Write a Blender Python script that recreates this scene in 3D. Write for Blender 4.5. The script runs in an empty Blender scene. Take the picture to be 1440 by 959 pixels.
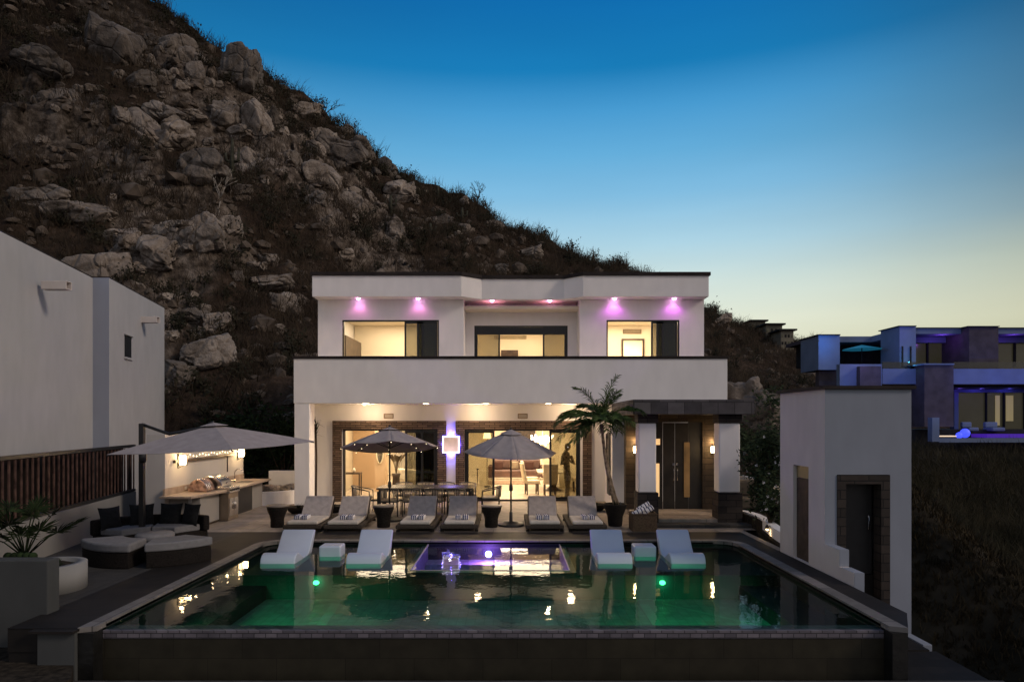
import bpy, math, random
from mathutils import Vector, Matrix, noise
random.seed(11)
S = bpy.context.scene
COL = S.collection
H = 2.65
F = 960.0
R = math.radians
def P(px, py, Y):
    return Vector(((px-720)*Y/F, Y, H+(592-py)*Y/F))
# ------------------------------------------------------------------ materials
MATS = {}
def mat(name, col, rough=.8, var=.15, scale=4., bump=.0, bscale=40., metal=0., emit=None, estr=0., col2=None, detail=6):
    m = bpy.data.materials.new(name); m.use_nodes = True
    nt = m.node_tree; n = nt.nodes; l = nt.links
    b = n['Principled BSDF']
    b.inputs['Roughness'].default_value = rough
    b.inputs['Metallic'].default_value = metal
    if not metal and rough > .5: b.inputs['Specular IOR Level'].default_value = .15
    tc = n.new('ShaderNodeTexCoord')
    ns = n.new('ShaderNodeTexNoise'); ns.inputs['Scale'].default_value = scale; ns.inputs['Detail'].default_value = detail
    l.new(tc.outputs['Object'], ns.inputs['Vector'])
    rp = n.new('ShaderNodeValToRGB')
    c2 = col2 if col2 else tuple(c*(1-var*1.6) for c in col)
    c1 = tuple(min(1, c*(1+var)) for c in col) if not col2 else col
    rp.color_ramp.elements[0].position = .32; rp.color_ramp.elements[0].color = (*c2, 1)
    rp.color_ramp.elements[1].position = .68; rp.color_ramp.elements[1].color = (*c1, 1)
    l.new(ns.outputs['Fac'], rp.inputs['Fac']); l.new(rp.outputs['Color'], b.inputs['Base Color'])
    if bump:
        n2 = n.new('ShaderNodeTexNoise'); n2.inputs['Scale'].default_value = bscale; n2.inputs['Detail'].default_value = 5
        l.new(tc.outputs['Object'], n2.inputs['Vector'])
        bp = n.new('ShaderNodeBump'); bp.inputs['Strength'].default_value = bump; bp.inputs['Distance'].default_value = .02
        l.new(n2.outputs['Fac'], bp.inputs['Height']); l.new(bp.outputs['Normal'], b.inputs['Normal'])
    if emit:
        b.inputs['Emission Color'].default_value = (*emit, 1); b.inputs['Emission Strength'].default_value = estr
    MATS[name] = m
    return m
def brick_mat(name, c1, c2, mortar, sx, sy, rough=.8, axis='XZ', msize=.01, bump=.3, off=.5, var=True):
    m = bpy.data.materials.new(name); m.use_nodes = True
    nt = m.node_tree; n = nt.nodes; l = nt.links; b = n['Principled BSDF']; b.inputs['Roughness'].default_value = rough; b.inputs['Specular IOR Level'].default_value = .25 if rough > .3 else .5
    tc = n.new('ShaderNodeTexCoord'); sp = n.new('ShaderNodeSeparateXYZ'); cb = n.new('ShaderNodeCombineXYZ')
    geo = n.new('ShaderNodeNewGeometry'); l.new(geo.outputs['Position'], sp.inputs[0])
    if axis == 'XZ':   # walls of both directions: x+y across, z up
        ad = n.new('ShaderNodeMath'); ad.operation = 'ADD'; l.new(sp.outputs['X'], ad.inputs[0]); l.new(sp.outputs['Y'], ad.inputs[1])
        l.new(ad.outputs[0], cb.inputs['X']); l.new(sp.outputs['Z'], cb.inputs['Y'])
    else:
        l.new(sp.outputs['X'], cb.inputs['X']); l.new(sp.outputs['Y'], cb.inputs['Y'])
    br = n.new('ShaderNodeTexBrick'); br.inputs['Scale'].default_value = 1
    br.inputs['Brick Width'].default_value = sx; br.inputs['Row Height'].default_value = sy
    br.inputs['Mortar Size'].default_value = msize; br.offset = off
    br.inputs['Color1'].default_value = (*c1, 1); br.inputs['Color2'].default_value = (*c2, 1); br.inputs['Mortar'].default_value = (*mortar, 1)
    l.new(cb.outputs[0], br.inputs['Vector'])
    ns = n.new('ShaderNodeTexNoise'); ns.inputs['Scale'].default_value = 5; ns.inputs['Detail'].default_value = 8; l.new(geo.outputs['Position'], ns.inputs['Vector'])
    mr = n.new('ShaderNodeMapRange'); mr.inputs['To Min'].default_value = .55; mr.inputs['To Max'].default_value = 1.4; l.new(ns.outputs['Fac'], mr.inputs['Value'])
    mx = n.new('ShaderNodeVectorMath'); mx.operation = 'SCALE'; l.new(br.outputs['Color'], mx.inputs[0]); l.new(mr.outputs[0], mx.inputs['Scale'])
    l.new(mx.outputs[0], b.inputs['Base Color'])
    bp = n.new('ShaderNodeBump'); bp.inputs['Strength'].default_value = bump; bp.inputs['Distance'].default_value = .02
    iv = n.new('ShaderNodeMath'); iv.operation = 'SUBTRACT'; iv.inputs[0].default_value = 1; l.new(br.outputs['Fac'], iv.inputs[1])
    a2 = n.new('ShaderNodeMath'); a2.operation = 'MULTIPLY_ADD'; l.new(ns.outputs['Fac'], a2.inputs[0]); a2.inputs[1].default_value = .6; l.new(iv.outputs[0], a2.inputs[2])
    l.new(a2.outputs[0], bp.inputs['Height']); l.new(bp.outputs['Normal'], b.inputs['Normal'])
    MATS[name] = m; return m
def stucco(name, col, streak=.12):
    """painted render with faint rain streaks, patchy tone and a fine sandy bump"""
    m = bpy.data.materials.new(name); m.use_nodes = True
    nt = m.node_tree; n = nt.nodes; l = nt.links; b = n['Principled BSDF']; b.inputs['Roughness'].default_value = .92
    g = n.new('ShaderNodeNewGeometry')
    mp = n.new('ShaderNodeMapping'); mp.inputs['Scale'].default_value = (1.3, 1.3, .5); l.new(g.outputs['Position'], mp.inputs['Vector'])
    a = n.new('ShaderNodeTexNoise'); a.inputs['Scale'].default_value = 2.5; a.inputs['Detail'].default_value = 7; l.new(mp.outputs[0], a.inputs['Vector'])
    c = n.new('ShaderNodeTexNoise'); c.inputs['Scale'].default_value = .6; c.inputs['Detail'].default_value = 5; l.new(g.outputs['Position'], c.inputs['Vector'])
    ad = n.new('ShaderNodeMath'); ad.operation = 'ADD'; l.new(a.outputs['Fac'], ad.inputs[0]); l.new(c.outputs['Fac'], ad.inputs[1])
    mr = n.new('ShaderNodeMapRange'); mr.inputs['From Min'].default_value = .7; mr.inputs['From Max'].default_value = 1.3
    mr.inputs['To Min'].default_value = 1-streak; mr.inputs['To Max'].default_value = 1+streak*.4; l.new(ad.outputs[0], mr.inputs['Value'])
    sc = n.new('ShaderNodeVectorMath'); sc.operation = 'SCALE'; sc.inputs[0].default_value = col; l.new(mr.outputs[0], sc.inputs['Scale'])
    l.new(sc.outputs[0], b.inputs['Base Color'])
    d = n.new('ShaderNodeTexNoise'); d.inputs['Scale'].default_value = 60; d.inputs['Detail'].default_value = 3; l.new(g.outputs['Position'], d.inputs['Vector'])
    bp = n.new('ShaderNodeBump'); bp.inputs['Strength'].default_value = .12; bp.inputs['Distance'].default_value = .01
    l.new(d.outputs['Fac'], bp.inputs['Height']); l.new(bp.outputs['Normal'], b.inputs['Normal'])
    MATS[name] = m; return m
def clear(name, tint, ior=1.45, rough=0., ripple=0., rscale=3., boost=1.):
    m = bpy.data.materials.new(name); m.use_nodes = True
    nt = m.node_tree; n = nt.nodes; l = nt.links; n.remove(n['Principled BSDF']); out = n['Material Output']
    tr = n.new('ShaderNodeBsdfTransparent'); tr.inputs[0].default_value = (*tint, 1)
    gl = n.new('ShaderNodeBsdfGlossy'); gl.inputs['Roughness'].default_value = rough; gl.inputs[0].default_value = (.95, .97, 1, 1)
    fr = n.new('ShaderNodeFresnel'); fr.inputs['IOR'].default_value = ior
    mu = n.new('ShaderNodeMath'); mu.operation = 'MULTIPLY'; mu.inputs[1].default_value = boost; mu.use_clamp = True
    l.new(fr.outputs[0], mu.inputs[0])
    mx = n.new('ShaderNodeMixShader'); l.new(mu.outputs[0], mx.inputs[0]); l.new(tr.outputs[0], mx.inputs[1]); l.new(gl.outputs[0], mx.inputs[2])
    l.new(mx.outputs[0], out.inputs['Surface'])
    if ripple:
        tc = n.new('ShaderNodeNewGeometry'); mp = n.new('ShaderNodeMapping'); mp.inputs['Scale'].default_value = (1, 1.0, 1); l.new(tc.outputs['Position'], mp.inputs['Vector'])
        ns = n.new('ShaderNodeTexNoise'); ns.inputs['Scale'].default_value = rscale; ns.inputs['Detail'].default_value = 3; l.new(mp.outputs[0], ns.inputs['Vector'])
        bp = n.new('ShaderNodeBump'); bp.inputs['Strength'].default_value = ripple; bp.inputs['Distance'].default_value = .02
        l.new(ns.outputs['Fac'], bp.inputs['Height']); l.new(bp.outputs['Normal'], gl.inputs['Normal'])
    MATS[name] = m; return m
def glow(name, col, s):
    m = bpy.data.materials.new(name); m.use_nodes = True
    n = m.node_tree.nodes; b = n['Principled BSDF']; b.inputs['Base Color'].default_value = (*[min(1, c) for c in col], 1)
    b.inputs['Emission Color'].default_value = (*col, 1); b.inputs['Emission Strength'].default_value = s
    MATS[name] = m; return m

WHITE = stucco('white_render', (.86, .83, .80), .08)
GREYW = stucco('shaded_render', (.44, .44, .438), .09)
GREYB = stucco('skylit_blue_render', (.31, .335, .40), .07)  # bluish skylight on the neighbour's front return put into the colour
KWALL = stucco('kitchen_render', (.52, .49, .45), .08)
RPLANT = stucco('round_planter_render', (.26, .26, .25), .12)
BEDW = stucco('planter_render', (.062, .066, .064), .2)  # white walls; the dim corner is put into this dark tone
PAVIL = stucco('pavilion_render', (.27, .295, .345), .10)  # front copy of the wall, with cooler shade in its colour
PAVIL2 = stucco('pavilion_lit_side_render', (.66, .605, .56), .10)  # warmer copy of the same wall: house light on the left face put into colour
TRIM = mat('dark_roof_trim', (.03, .024, .022), .7, .2, 3)
FRAME = mat('black_window_frame', (.012, .012, .013), .35, .1, 3)
STONE = brick_mat('brown_ledger_stone', (.19, .13, .095), (.09, .062, .046), (.03, .022, .018), .34, .07, .85, bump=.6)
DSTONE = brick_mat('dark_ledger_stone', (.048, .038, .032), (.024, .02, .018), (.01, .01, .01), .5, .16, .8, bump=.5)
BEAMST = brick_mat('stone_panel_beam', (.115, .105, .105), (.055, .05, .052), (.025, .023, .023), .42, .52, .75, msize=.008, bump=.3)
PAVING = brick_mat('beige_travertine', (.34, .285, .235), (.25, .21, .172), (.12, .10, .085), .9, .45, .7, axis='XY', msize=.006, bump=.1)
GPAVE = brick_mat('grey_paving', (.062, .058, .052), (.045, .043, .04), (.024, .024, .023), .6, .6, .8, axis='XY', msize=.006, bump=.1, off=0)
DECK = brick_mat('dark_stone_deck', (.019, .016, .0135), (.012, .0105, .009), (.007, .0065, .006), 1.2, .3, .65, axis='XY', msize=.006, bump=.2)
COPE = brick_mat('pale_coping', (.20, .185, .17), (.14, .132, .12), (.07, .065, .06), .6, .6, .6, axis='XY', msize=.008, bump=.15, off=0)
TILE = brick_mat('waterline_mosaic', (.19, .172, .19), (.10, .092, .105), (.045, .043, .046), .15, .06, .4, msize=.006, bump=.2)
POOLT = brick_mat('pool_floor_tile', (.18, .25, .21), (.14, .20, .165), (.09, .12, .10), .15, .15, .5, axis='XY', msize=.004, bump=.05, off=0)
DARKW = brick_mat('dark_weir_wall', (.034, .03, .019), (.026, .023, .015), (.015, .013, .009), .9, .45, .5, msize=.004, bump=.1)
WOODF = mat('dark_red_slats', (.085, .05, .04), .95, .35, 6, .1, 30)
INTW = mat('warm_interior_wall', (.82, .73, .57), .9, .04, .8)
INTW2 = mat('tan_interior_wall', (.62, .44, .28), .9, .06, .8)
INTF = brick_mat('polished_interior_floor', (.62, .53, .42), (.54, .46, .37), (.3, .25, .2), 1.2, .6, .25, axis='XY', msize=.006, bump=.02)
WOODD = mat('dark_walnut', (.05, .028, .018), .4, .4, 5, .1, 20)
WICKER = mat('dark_brown_wicker', (.017, .014, .012), .75, .4, 45, .8, 90)
WICKB = mat('brown_wicker', (.075, .06, .047), .8, .35, 45, .8, 90)
CAPD = mat('wet_black_stone', (.012, .012, .011), .4, .3, 5, .2, 20)
CUSHG = mat('grey_outdoor_fabric', (.20, .20, .205), .95, .08, 12, .25, 220)
CUSHL = mat('taupe_seat_fabric', (.62, .56, .48), .95, .08, 12, .25, 220)
CUSHB = mat('taupe_back_fabric', (.45, .395, .36), .95, .1, 9, .25, 220)
PILLOW = mat('black_pillow_fabric', (.018, .019, .02), .95, .2, 14, .3, 150)
CANOPY = mat('mauve_grey_canopy', (.38, .335, .32), .9, .07, 6, .3, 160)
RESIN = mat('white_resin', (.54, .60, .70), .35, .03, 2)  # white plastic; cool light on the loungers is put into the tint
METAL = mat('stainless_steel', (.62, .6, .58), .22, .08, 3, metal=1)
BRONZE = mat('dark_bronze', (.04, .033, .028), .4, .2, 8, metal=.7)
BLACK = mat('black_aluminium', (.018, .018, .018), .45, .15, 6)
ROPE = mat('cream_rope', (.62, .52, .38), .9, .15, 60, .6, 120)
BULB = glow('warm_bulb', (1., .72, .36), 15)
BULBS = glow('small_string_bulb', (1., .78, .46), 6)
PINKB = glow('pink_downlight', (1., .45, .95), 14)
SHADE = glow('lit_lamp_shade', (1., .70, .34), 7)
GREENB = glow('green_pool_lamp', (.1, 1., .3), 5)
VIOB = glow('violet_spa_lamp', (.45, .3, 1.), 18)
BLUEB = glow('blue_neon', (.10, .06, 1.), 5)
WHITEB = glow('cool_white_led', (.85, .85, 1.), 2.6)
GLASS = clear('window_glass', (.82, .84, .78), 1.5)
SMOKE = clear('smoked_glass', (.55, .54, .48), 1.5, boost=1.0)
TOWEL = mat('white_towel', (.78, .76, .76), .95, .05, 20, .4, 120)
NAVY = mat('navy_towel_stripe', (.03, .035, .12), .95, .1, 20, .3, 120)
LEAF = mat('palm_leaf_green', (.075, .125, .038), .7, .5, 9)
LEAFD = mat('dark_leaf_green', (.02, .034, .012), .9, .5, 7)
LEAFS = mat('shrub_leaf_green', (.03, .045, .018), .8, .5, 5)
BARK = mat('palm_bark', (.24, .18, .12), .9, .35, 14, .6, 30)
DRYB = mat('dry_brown_stem', (.085, .06, .045), .95, .5, .6)
SOIL = mat('dark_soil', (.035, .028, .02), 1, .4, 12, .5, 30)
PETAL = mat('white_petal', (.72, .7, .68), .8, .05, 10)
DTILE = brick_mat('dark_pool_wall_tile', (.022, .028, .026), (.016, .02, .02), (.012, .014, .014), .15, .15, .5, msize=.004, bump=.05, off=0)  # walls darkened in colour so the green lights leave them unlit
# ------------------------------------------------------------------ mesh builder
class MB:
    def __init__(s): s.v = []; s.f = []; s.sm = []
    def add(s, vs, fs, smooth=False):
        o = len(s.v); s.v += [Vector(v) for v in vs]; s.f += [[i+o for i in f] for f in fs]; s.sm += [smooth]*len(fs); return s
    def box(s, x0, x1, y0, y1, z0, z1, M=None):
        if x0 > x1: x0, x1 = x1, x0
        if y0 > y1: y0, y1 = y1, y0
        if z0 > z1: z0, z1 = z1, z0
        vs = [Vector(v) for v in [(x0,y0,z0),(x1,y0,z0),(x1,y1,z0),(x0,y1,z0),(x0,y0,z1),(x1,y0,z1),(x1,y1,z1),(x0,y1,z1)]]
        if M: vs = [M @ v for v in vs]
        return s.add(vs, [(3,2,1,0),(4,5,6,7),(0,1,5,4),(1,2,6,5),(2,3,7,6),(3,0,4,7)])
    def quad(s, *p): return s.add(p, [tuple(range(len(p)))])
    def prism(s, pts, z0, z1, smooth=False):            # polygon in XY
        n = len(pts)
        vs = [(p[0],p[1],z0) for p in pts]+[(p[0],p[1],z1) for p in pts]
        area = sum(pts[i][0]*pts[(i+1)%n][1]-pts[(i+1)%n][0]*pts[i][1] for i in range(n))
        fs = [tuple(range(n))[::-1], tuple(range(n, 2*n))]+[(i,(i+1)%n,(i+1)%n+n,i+n) for i in range(n)]
        if area < 0: fs = [f[::-1] for f in fs]
        return s.add(vs, fs, smooth)
    def profx(s, pts, x0, x1, smooth=False):            # polygon in YZ extruded along X
        n = len(pts)
        vs = [(x0,p[0],p[1]) for p in pts]+[(x1,p[0],p[1]) for p in pts]
        area = sum(pts[i][0]*pts[(i+1)%n][1]-pts[(i+1)%n][0]*pts[i][1] for i in range(n))
        caps = [tuple(range(n))[::-1], tuple(range(n, 2*n))]; side = [(i,(i+1)%n,(i+1)%n+n,i+n) for i in range(n)]
        if area < 0: caps = [f[::-1] for f in caps]; side = [f[::-1] for f in side]
        o = len(s.v); s.add(vs, caps, False); s.f += [[i+o for i in f] for f in side]; s.sm += [smooth]*n
        return s
    def profy(s, pts, y0, y1):                          # polygon in XZ extruded along Y
        n = len(pts)
        vs = [(p[0],y0,p[1]) for p in pts]+[(p[0],y1,p[1]) for p in pts]
        return s.add(vs, [tuple(range(n)), tuple(range(n, 2*n))[::-1]]+[((i+1)%n,i,i+n,(i+1)%n+n) for i in range(n)])
    def tube(s, pts, r, seg=8, cap=True, smooth=True):
        pts = [Vector(p) for p in pts]; n = len(pts)
        rr = r if isinstance(r, (list, tuple)) else [r]*n
        rings = []
        prev = None
        for i, p in enumerate(pts):
            d = (pts[min(i+1, n-1)]-pts[max(i-1, 0)]).normalized()
            a = prev if prev else (Vector((0,0,1)) if abs(d.z) < .9 else Vector((1,0,0)))
            u = d.cross(a).normalized(); w = d.cross(u).normalized(); prev = -w if False else a
            rings.append([p+rr[i]*(math.cos(t)*u+math.sin(t)*w) for t in [2*math.pi*k/seg for k in range(seg)]])
        vs = [v for r_ in rings for v in r_]
        fs = [(i*seg+k, i*seg+(k+1)%seg, (i+1)*seg+(k+1)%seg, (i+1)*seg+k) for i in range(n-1) for k in range(seg)]
        if cap: fs += [tuple(range(seg))[::-1], tuple((n-1)*seg+k for k in range(seg))]
        return s.add(vs, fs, smooth)
    def lathe(s, prof, c=(0,0,0), seg=24, smooth=True):
        c = Vector(c); n = len(prof)
        vs = [c+Vector((r*math.cos(2*math.pi*k/seg), r*math.sin(2*math.pi*k/seg), z)) for r, z in prof for k in range(seg)]
        fs = [(i*seg+k, i*seg+(k+1)%seg, (i+1)*seg+(k+1)%seg, (i+1)*seg+k) for i in range(n-1) for k in range(seg)]
        fs += [tuple(range(seg))[::-1], tuple((n-1)*seg+k for k in range(seg))]
        return s.add(vs, fs, smooth)
    def ball(s, c, r, seg=10, rings=6, sx=1, sy=1, sz=1):
        prof = [(max(.001, r*math.sin(math.pi*i/rings)), -r*math.cos(math.pi*i/rings)) for i in range(rings+1)]
        m = MB().lathe(prof, (0,0,0), seg)
        c = Vector(c)
        return s.add([c+Vector((v.x*sx, v.y*sy, v.z*sz)) for v in m.v], m.f, True)
    def sector(s, c, r0, r1, a0, a1, z0, z1, n=18):
        c = Vector(c); A = [R(a0+(a1-a0)*i/n) for i in range(n+1)]
        pts = [(c.x+r1*math.cos(a), c.y+r1*math.sin(a)) for a in A]+[(c.x+r0*math.cos(a), c.y+r0*math.sin(a)) for a in reversed(A)]
        N = len(pts); base = []
        # quads so that the cap is well formed
        vs = []
        for z in (z0, z1):
            vs += [(c.x+r0*math.cos(a), c.y+r0*math.sin(a), z) for a in A]+[(c.x+r1*math.cos(a), c.y+r1*math.sin(a), z) for a in A]
        m = n+1; fs = []
        for i in range(n):
            fs += [(i, i+1, m+i+1, m+i), (2*m+i, 3*m+i, 3*m+i+1, 2*m+i+1), (m+i, m+i+1, 3*m+i+1, 3*m+i), (i+1, i, 2*m+i, 2*m+i+1)]
        fs += [(0, m, 3*m, 2*m), (n, 2*m+n, 3*m+n, m+n)]
        return s.add(vs, fs)
    def build(s, name, m, parent=None, bevel=0, tag_=None, solid=0, segs=2):
        me = bpy.data.meshes.new(name)
        off = Vector((0,0,0)); q = parent
        while q: off += Vector(q.location); q = q.parent
        me.from_pydata([v-off for v in s.v], [], s.f); me.materials.append(m)
        for p, sm in zip(me.polygons, s.sm): p.use_smooth = sm
        me.update()
        o = bpy.data.objects.new(name, me); COL.objects.link(o)
        if parent: o.parent = parent
        if solid:
            md = o.modifiers.new('solid', 'SOLIDIFY'); md.thickness = solid
        if bevel:
            md = o.modifiers.new('bevel', 'BEVEL'); md.width = bevel; md.segments = segs; md.limit_method = 'ANGLE'; md.angle_limit = R(40)
        return o
def tag(o, label=None, cat=None, group=None, kind=None):
    if label: o['label'] = label
    if cat: o['category'] = cat
    if group: o['group'] = group
    if kind: o['kind'] = kind
    return o
def thing(name, loc, label, cat, group=None):
    o = bpy.data.objects.new(name, None); COL.objects.link(o); o.location = loc; o.empty_display_size = .2
    return tag(o, label, cat, group)
def dup(root, loc, label, rz=0, scale=None):
    r = root.copy(); COL.objects.link(r); r.location = loc; r.rotation_euler = (0, 0, rz); r['label'] = label
    if scale: r.scale = scale
    def rec(a, b):
        for ch in list(a.children):
            c = ch.copy(); COL.objects.link(c); c.parent = b; rec(ch, c)
    rec(root, r)
    return r
def lamp(name, kind, loc, power, col, parent=None, size=.1, spot=None, rot=None, blend=.6):
    d = bpy.data.lights.new(name, kind); d.energy = power; d.color = col
    if kind in ('POINT', 'SPOT'): d.shadow_soft_size = size
    if kind == 'SPOT': d.spot_size = R(spot); d.spot_blend = blend
    if kind == 'AREA':
        d.shape = 'RECTANGLE'; d.size, d.size_y = size if isinstance(size, tuple) else (size, size)
    o = bpy.data.objects.new(name, d); COL.objects.link(o)
    off = Vector((0,0,0)); q = parent
    while q: off += Vector(q.location); q = q.parent
    o.location = Vector(loc)-off
    if rot: o.rotation_euler = rot
    if parent: o.parent = parent
    return o
def wallgrid(mb, X0, X1, Y0, Y1, Z0, Z1, holes=()):
    xs = sorted(set([X0, X1]+[h[0] for h in holes]+[h[1] for h in holes])); xs = [x for x in xs if X0 <= x <= X1]
    for a, b in zip(xs, xs[1:]):
        c = (a+b)/2; cuts = sorted([(h[2], h[3]) for h in holes if h[0] < c < h[1]]); z = Z0
        for h0, h1 in cuts:
            if h0 > z+1e-4: mb.box(a, b, Y0, Y1, z, h0)
            z = max(z, h1)
        if z < Z1-1e-4: mb.box(a, b, Y0, Y1, z, Z1)
    return mb
def ringframe(mb, x0, x1, z0, z1, y0, y1, w, bottom=True):
    mb.box(x0, x0+w, y0, y1, z0, z1); mb.box(x1-w, x1, y0, y1, z0, z1); mb.box(x0+w, x1-w, y0, y1, z1-w, z1)
    if bottom: mb.box(x0+w, x1-w, y0, y1, z0, z0+w)
    return mb
# ------------------------------------------------------------------ world, camera, sun
w = bpy.data.worlds.new('World'); S.world = w; w.use_nodes = True
nt = w.node_tree; n = nt.nodes; l = nt.links; bg = n['Background']
tc = n.new('ShaderNodeTexCoord'); sp = n.new('ShaderNodeSeparateXYZ'); l.new(tc.outputs['Generated'], sp.inputs[0])
def ramp(stops):
    r = n.new('ShaderNodeValToRGB'); e = r.color_ramp.elements
    while len(e) < len(stops): e.new(.5)
    for el, (p, c) in zip(e, stops): el.position = p; el.color = (*c, 1)
    return r
front = ramp([(0,(.03,.03,.028)),(.012,(.66,.62,.42)),(.08,(.74,.73,.52)),(.14,(.76,.80,.66)),(.19,(.64,.76,.72)),(.245,(.42,.65,.77)),(.31,(.22,.51,.76)),(.36,(.125,.42,.71)),(.41,(.06,.325,.64)),(.455,(.004,.20,.49)),(.52,(.0,.145,.42)),(.8,(0,.06,.24)),(1,(.0,.04,.17))])
right = ramp([(0,(.03,.03,.028)),(.012,(.42,.38,.25)),(.126,(.54,.54,.37)),(.196,(.34,.37,.28)),(.242,(.14,.19,.205)),(.285,(.07,.13,.175)),(.33,(.035,.095,.17)),(.44,(.014,.055,.115)),(.6,(.004,.04,.10)),(1,(.0,.03,.09))])
back = ramp([(0,(.04,.036,.034)),(.02,(.40,.38,.395)),(.25,(.43,.415,.45)),(.6,(.28,.30,.37)),(1,(.05,.12,.26))])
l.new(sp.outputs['Z'], right.inputs['Fac']); l.new(sp.outputs['Z'], front.inputs['Fac']); l.new(sp.outputs['Z'], back.inputs['Fac'])
# glow is strongest to the right of the house, the sky darkens towards the far right
at = n.new('ShaderNodeMath'); at.operation = 'ARCTAN2'; l.new(sp.outputs['X'], at.inputs[0]); l.new(sp.outputs['Y'], at.inputs[1])
az = ramp([(0,(.5,.5,.5)),(.3,(.62,.56,.52)),(.42,(.88,.86,.84)),(.5,(1,1,1)),(1,(1,1,1))])
az.color_ramp.interpolation = 'EASE'
azr = ramp([(0,(0,0,0)),(.535,(0,0,0)),(.56,(.06,.06,.06)),(.585,(.34,.34,.34)),(.62,(.95,.95,.95)),(1,(1,1,1))]); azr.color_ramp.interpolation = 'B_SPLINE'
mr = n.new('ShaderNodeMapRange'); mr.inputs['From Min'].default_value = -math.pi; mr.inputs['From Max'].default_value = math.pi
l.new(at.outputs[0], mr.inputs['Value']); l.new(mr.outputs[0], az.inputs['Fac']); l.new(mr.outputs[0], azr.inputs['Fac'])
frx = n.new('ShaderNodeMixRGB'); l.new(azr.outputs[0], frx.inputs[0]); l.new(front.outputs[0], frx.inputs[1]); l.new(right.outputs[0], frx.inputs[2])
mul = n.new('ShaderNodeMixRGB'); mul.blend_type = 'MULTIPLY'; mul.inputs[0].default_value = 1; l.new(frx.outputs[0], mul.inputs[1]); l.new(az.outputs[0], mul.inputs[2])
yr = n.new('ShaderNodeMapRange'); yr.inputs['From Min'].default_value = -.35; yr.inputs['From Max'].default_value = .45; l.new(sp.outputs['Y'], yr.inputs['Value'])
mx = n.new('ShaderNodeMixRGB'); l.new(yr.outputs[0], mx.inputs[0]); l.new(back.outputs[0], mx.inputs[1]); l.new(mul.outputs[0], mx.inputs[2])
sky = n.new('ShaderNodeTexSky'); sky.sky_type = 'NISHITA'; sky.sun_disc = False; sky.sun_elevation = R(2.0); sky.sun_rotation = R(118)
ad = n.new('ShaderNodeMixRGB'); ad.blend_type = 'ADD'; ad.inputs[0].default_value = .012; l.new(mx.outputs[0], ad.inputs[1]); l.new(sky.outputs[0], ad.inputs[2])
hz_ = n.new('ShaderNodeTexNoise'); hz_.inputs['Scale'].default_value = 2.2; hz_.inputs['Detail'].default_value = 6; hmp = n.new('ShaderNodeMapping'); hmp.inputs['Scale'].default_value = (1, 1, 7); l.new(tc.outputs['Generated'], hmp.inputs['Vector']); l.new(hmp.outputs[0], hz_.inputs['Vector'])
hr = n.new('ShaderNodeMapRange'); hr.inputs['From Min'].default_value = .3; hr.inputs['From Max'].default_value = .7; hr.inputs['To Min'].default_value = .965; hr.inputs['To Max'].default_value = 1.03; l.new(hz_.outputs['Fac'], hr.inputs['Value'])
hs = n.new('ShaderNodeVectorMath'); hs.operation = 'SCALE'; l.new(ad.outputs[0], hs.inputs[0]); l.new(hr.outputs[0], hs.inputs['Scale']); l.new(hs.outputs[0], bg.inputs['Color']); bg.inputs['Strength'].default_value = 1.0
cam = bpy.data.cameras.new('camera'); co = bpy.data.objects.new('camera', cam); COL.objects.link(co)
co.location = (0, 0, H); co.rotation_euler = (R(90), 0, 0); cam.lens = 24; cam.sensor_width = 36; cam.shift_y = (592-479.5)/1440; cam.clip_end = 5000; cam.clip_start = .05
S.camera = co
sd = bpy.data.lights.new('sun', 'SUN'); sd.energy = 1.15; sd.angle = R(12); sd.color = (1, .82, .68)
so = bpy.data.objects.new('sun', sd); COL.objects.link(so); so.rotation_euler = (R(58), 0, R(68))
S.view_settings.view_transform = 'Standard'; S.view_settings.look = 'None'; S.view_settings.exposure = 0
S.cycles.use_denoising = True; S.cycles.max_bounces = 7; S.cycles.diffuse_bounces = 3; S.cycles.glossy_bounces = 4; S.cycles.transparent_max_bounces = 12
S.cycles.sample_clamp_indirect = 4; S.cycles.caustics_reflective = False; S.cycles.caustics_refractive = False
# ------------------------------------------------------------------ hillside
RIDGE = [(-1400,-700),(-700,-420),(-100,-170),(100,-78),(225,-2),(262,24),(330,68),(378,92),(405,122),(455,148),(500,178),(545,210),(600,243),(660,262),(700,290),(760,320),(820,350),(905,382),(990,425),(1035,456),(1090,470),(1150,482),(1300,500),(1500,520),(2200,540)]
def ridge_y(px):
    for (a, ya), (b, yb) in zip(RIDGE, RIDGE[1:]):
        if a <= px <= b: return ya+(yb-ya)*(px-a)/(b-a)
    return RIDGE[-1][1]
def sstep(a, b, x):
    t = max(0, min(1, (x-a)/(b-a))); return t*t*(3-2*t)
def hill_base(px):
    return 27.0+8.8*sstep(440, 520, px)*sstep(990, 905, px)+9*sstep(1000, 1250, px)
def outcrop(px, s):
    """where bare fractured rock breaks through: the spine, the lower cluster, small ledges"""
    n_ = noise.fractal(Vector((px*.011, s*4.2, 2.5)), 1, 2, 3)
    a = math.exp(-((s-(.86-.00062*(px-150)))/.17)**2)*sstep(60, 130, px)*sstep(700, 520, px)
    b_ = math.exp(-((s-.36)/.16)**2)*sstep(120, 170, px)*sstep(420, 330, px)*.9
    c_ = math.exp(-((s-.5)/.10)**2)*sstep(-60, 0, px)*sstep(220, 140, px)*.7
    m_ = max(a, b_, c_)*1.15+n_*.55-.18
    return sstep(.32, .58, m_)
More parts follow.
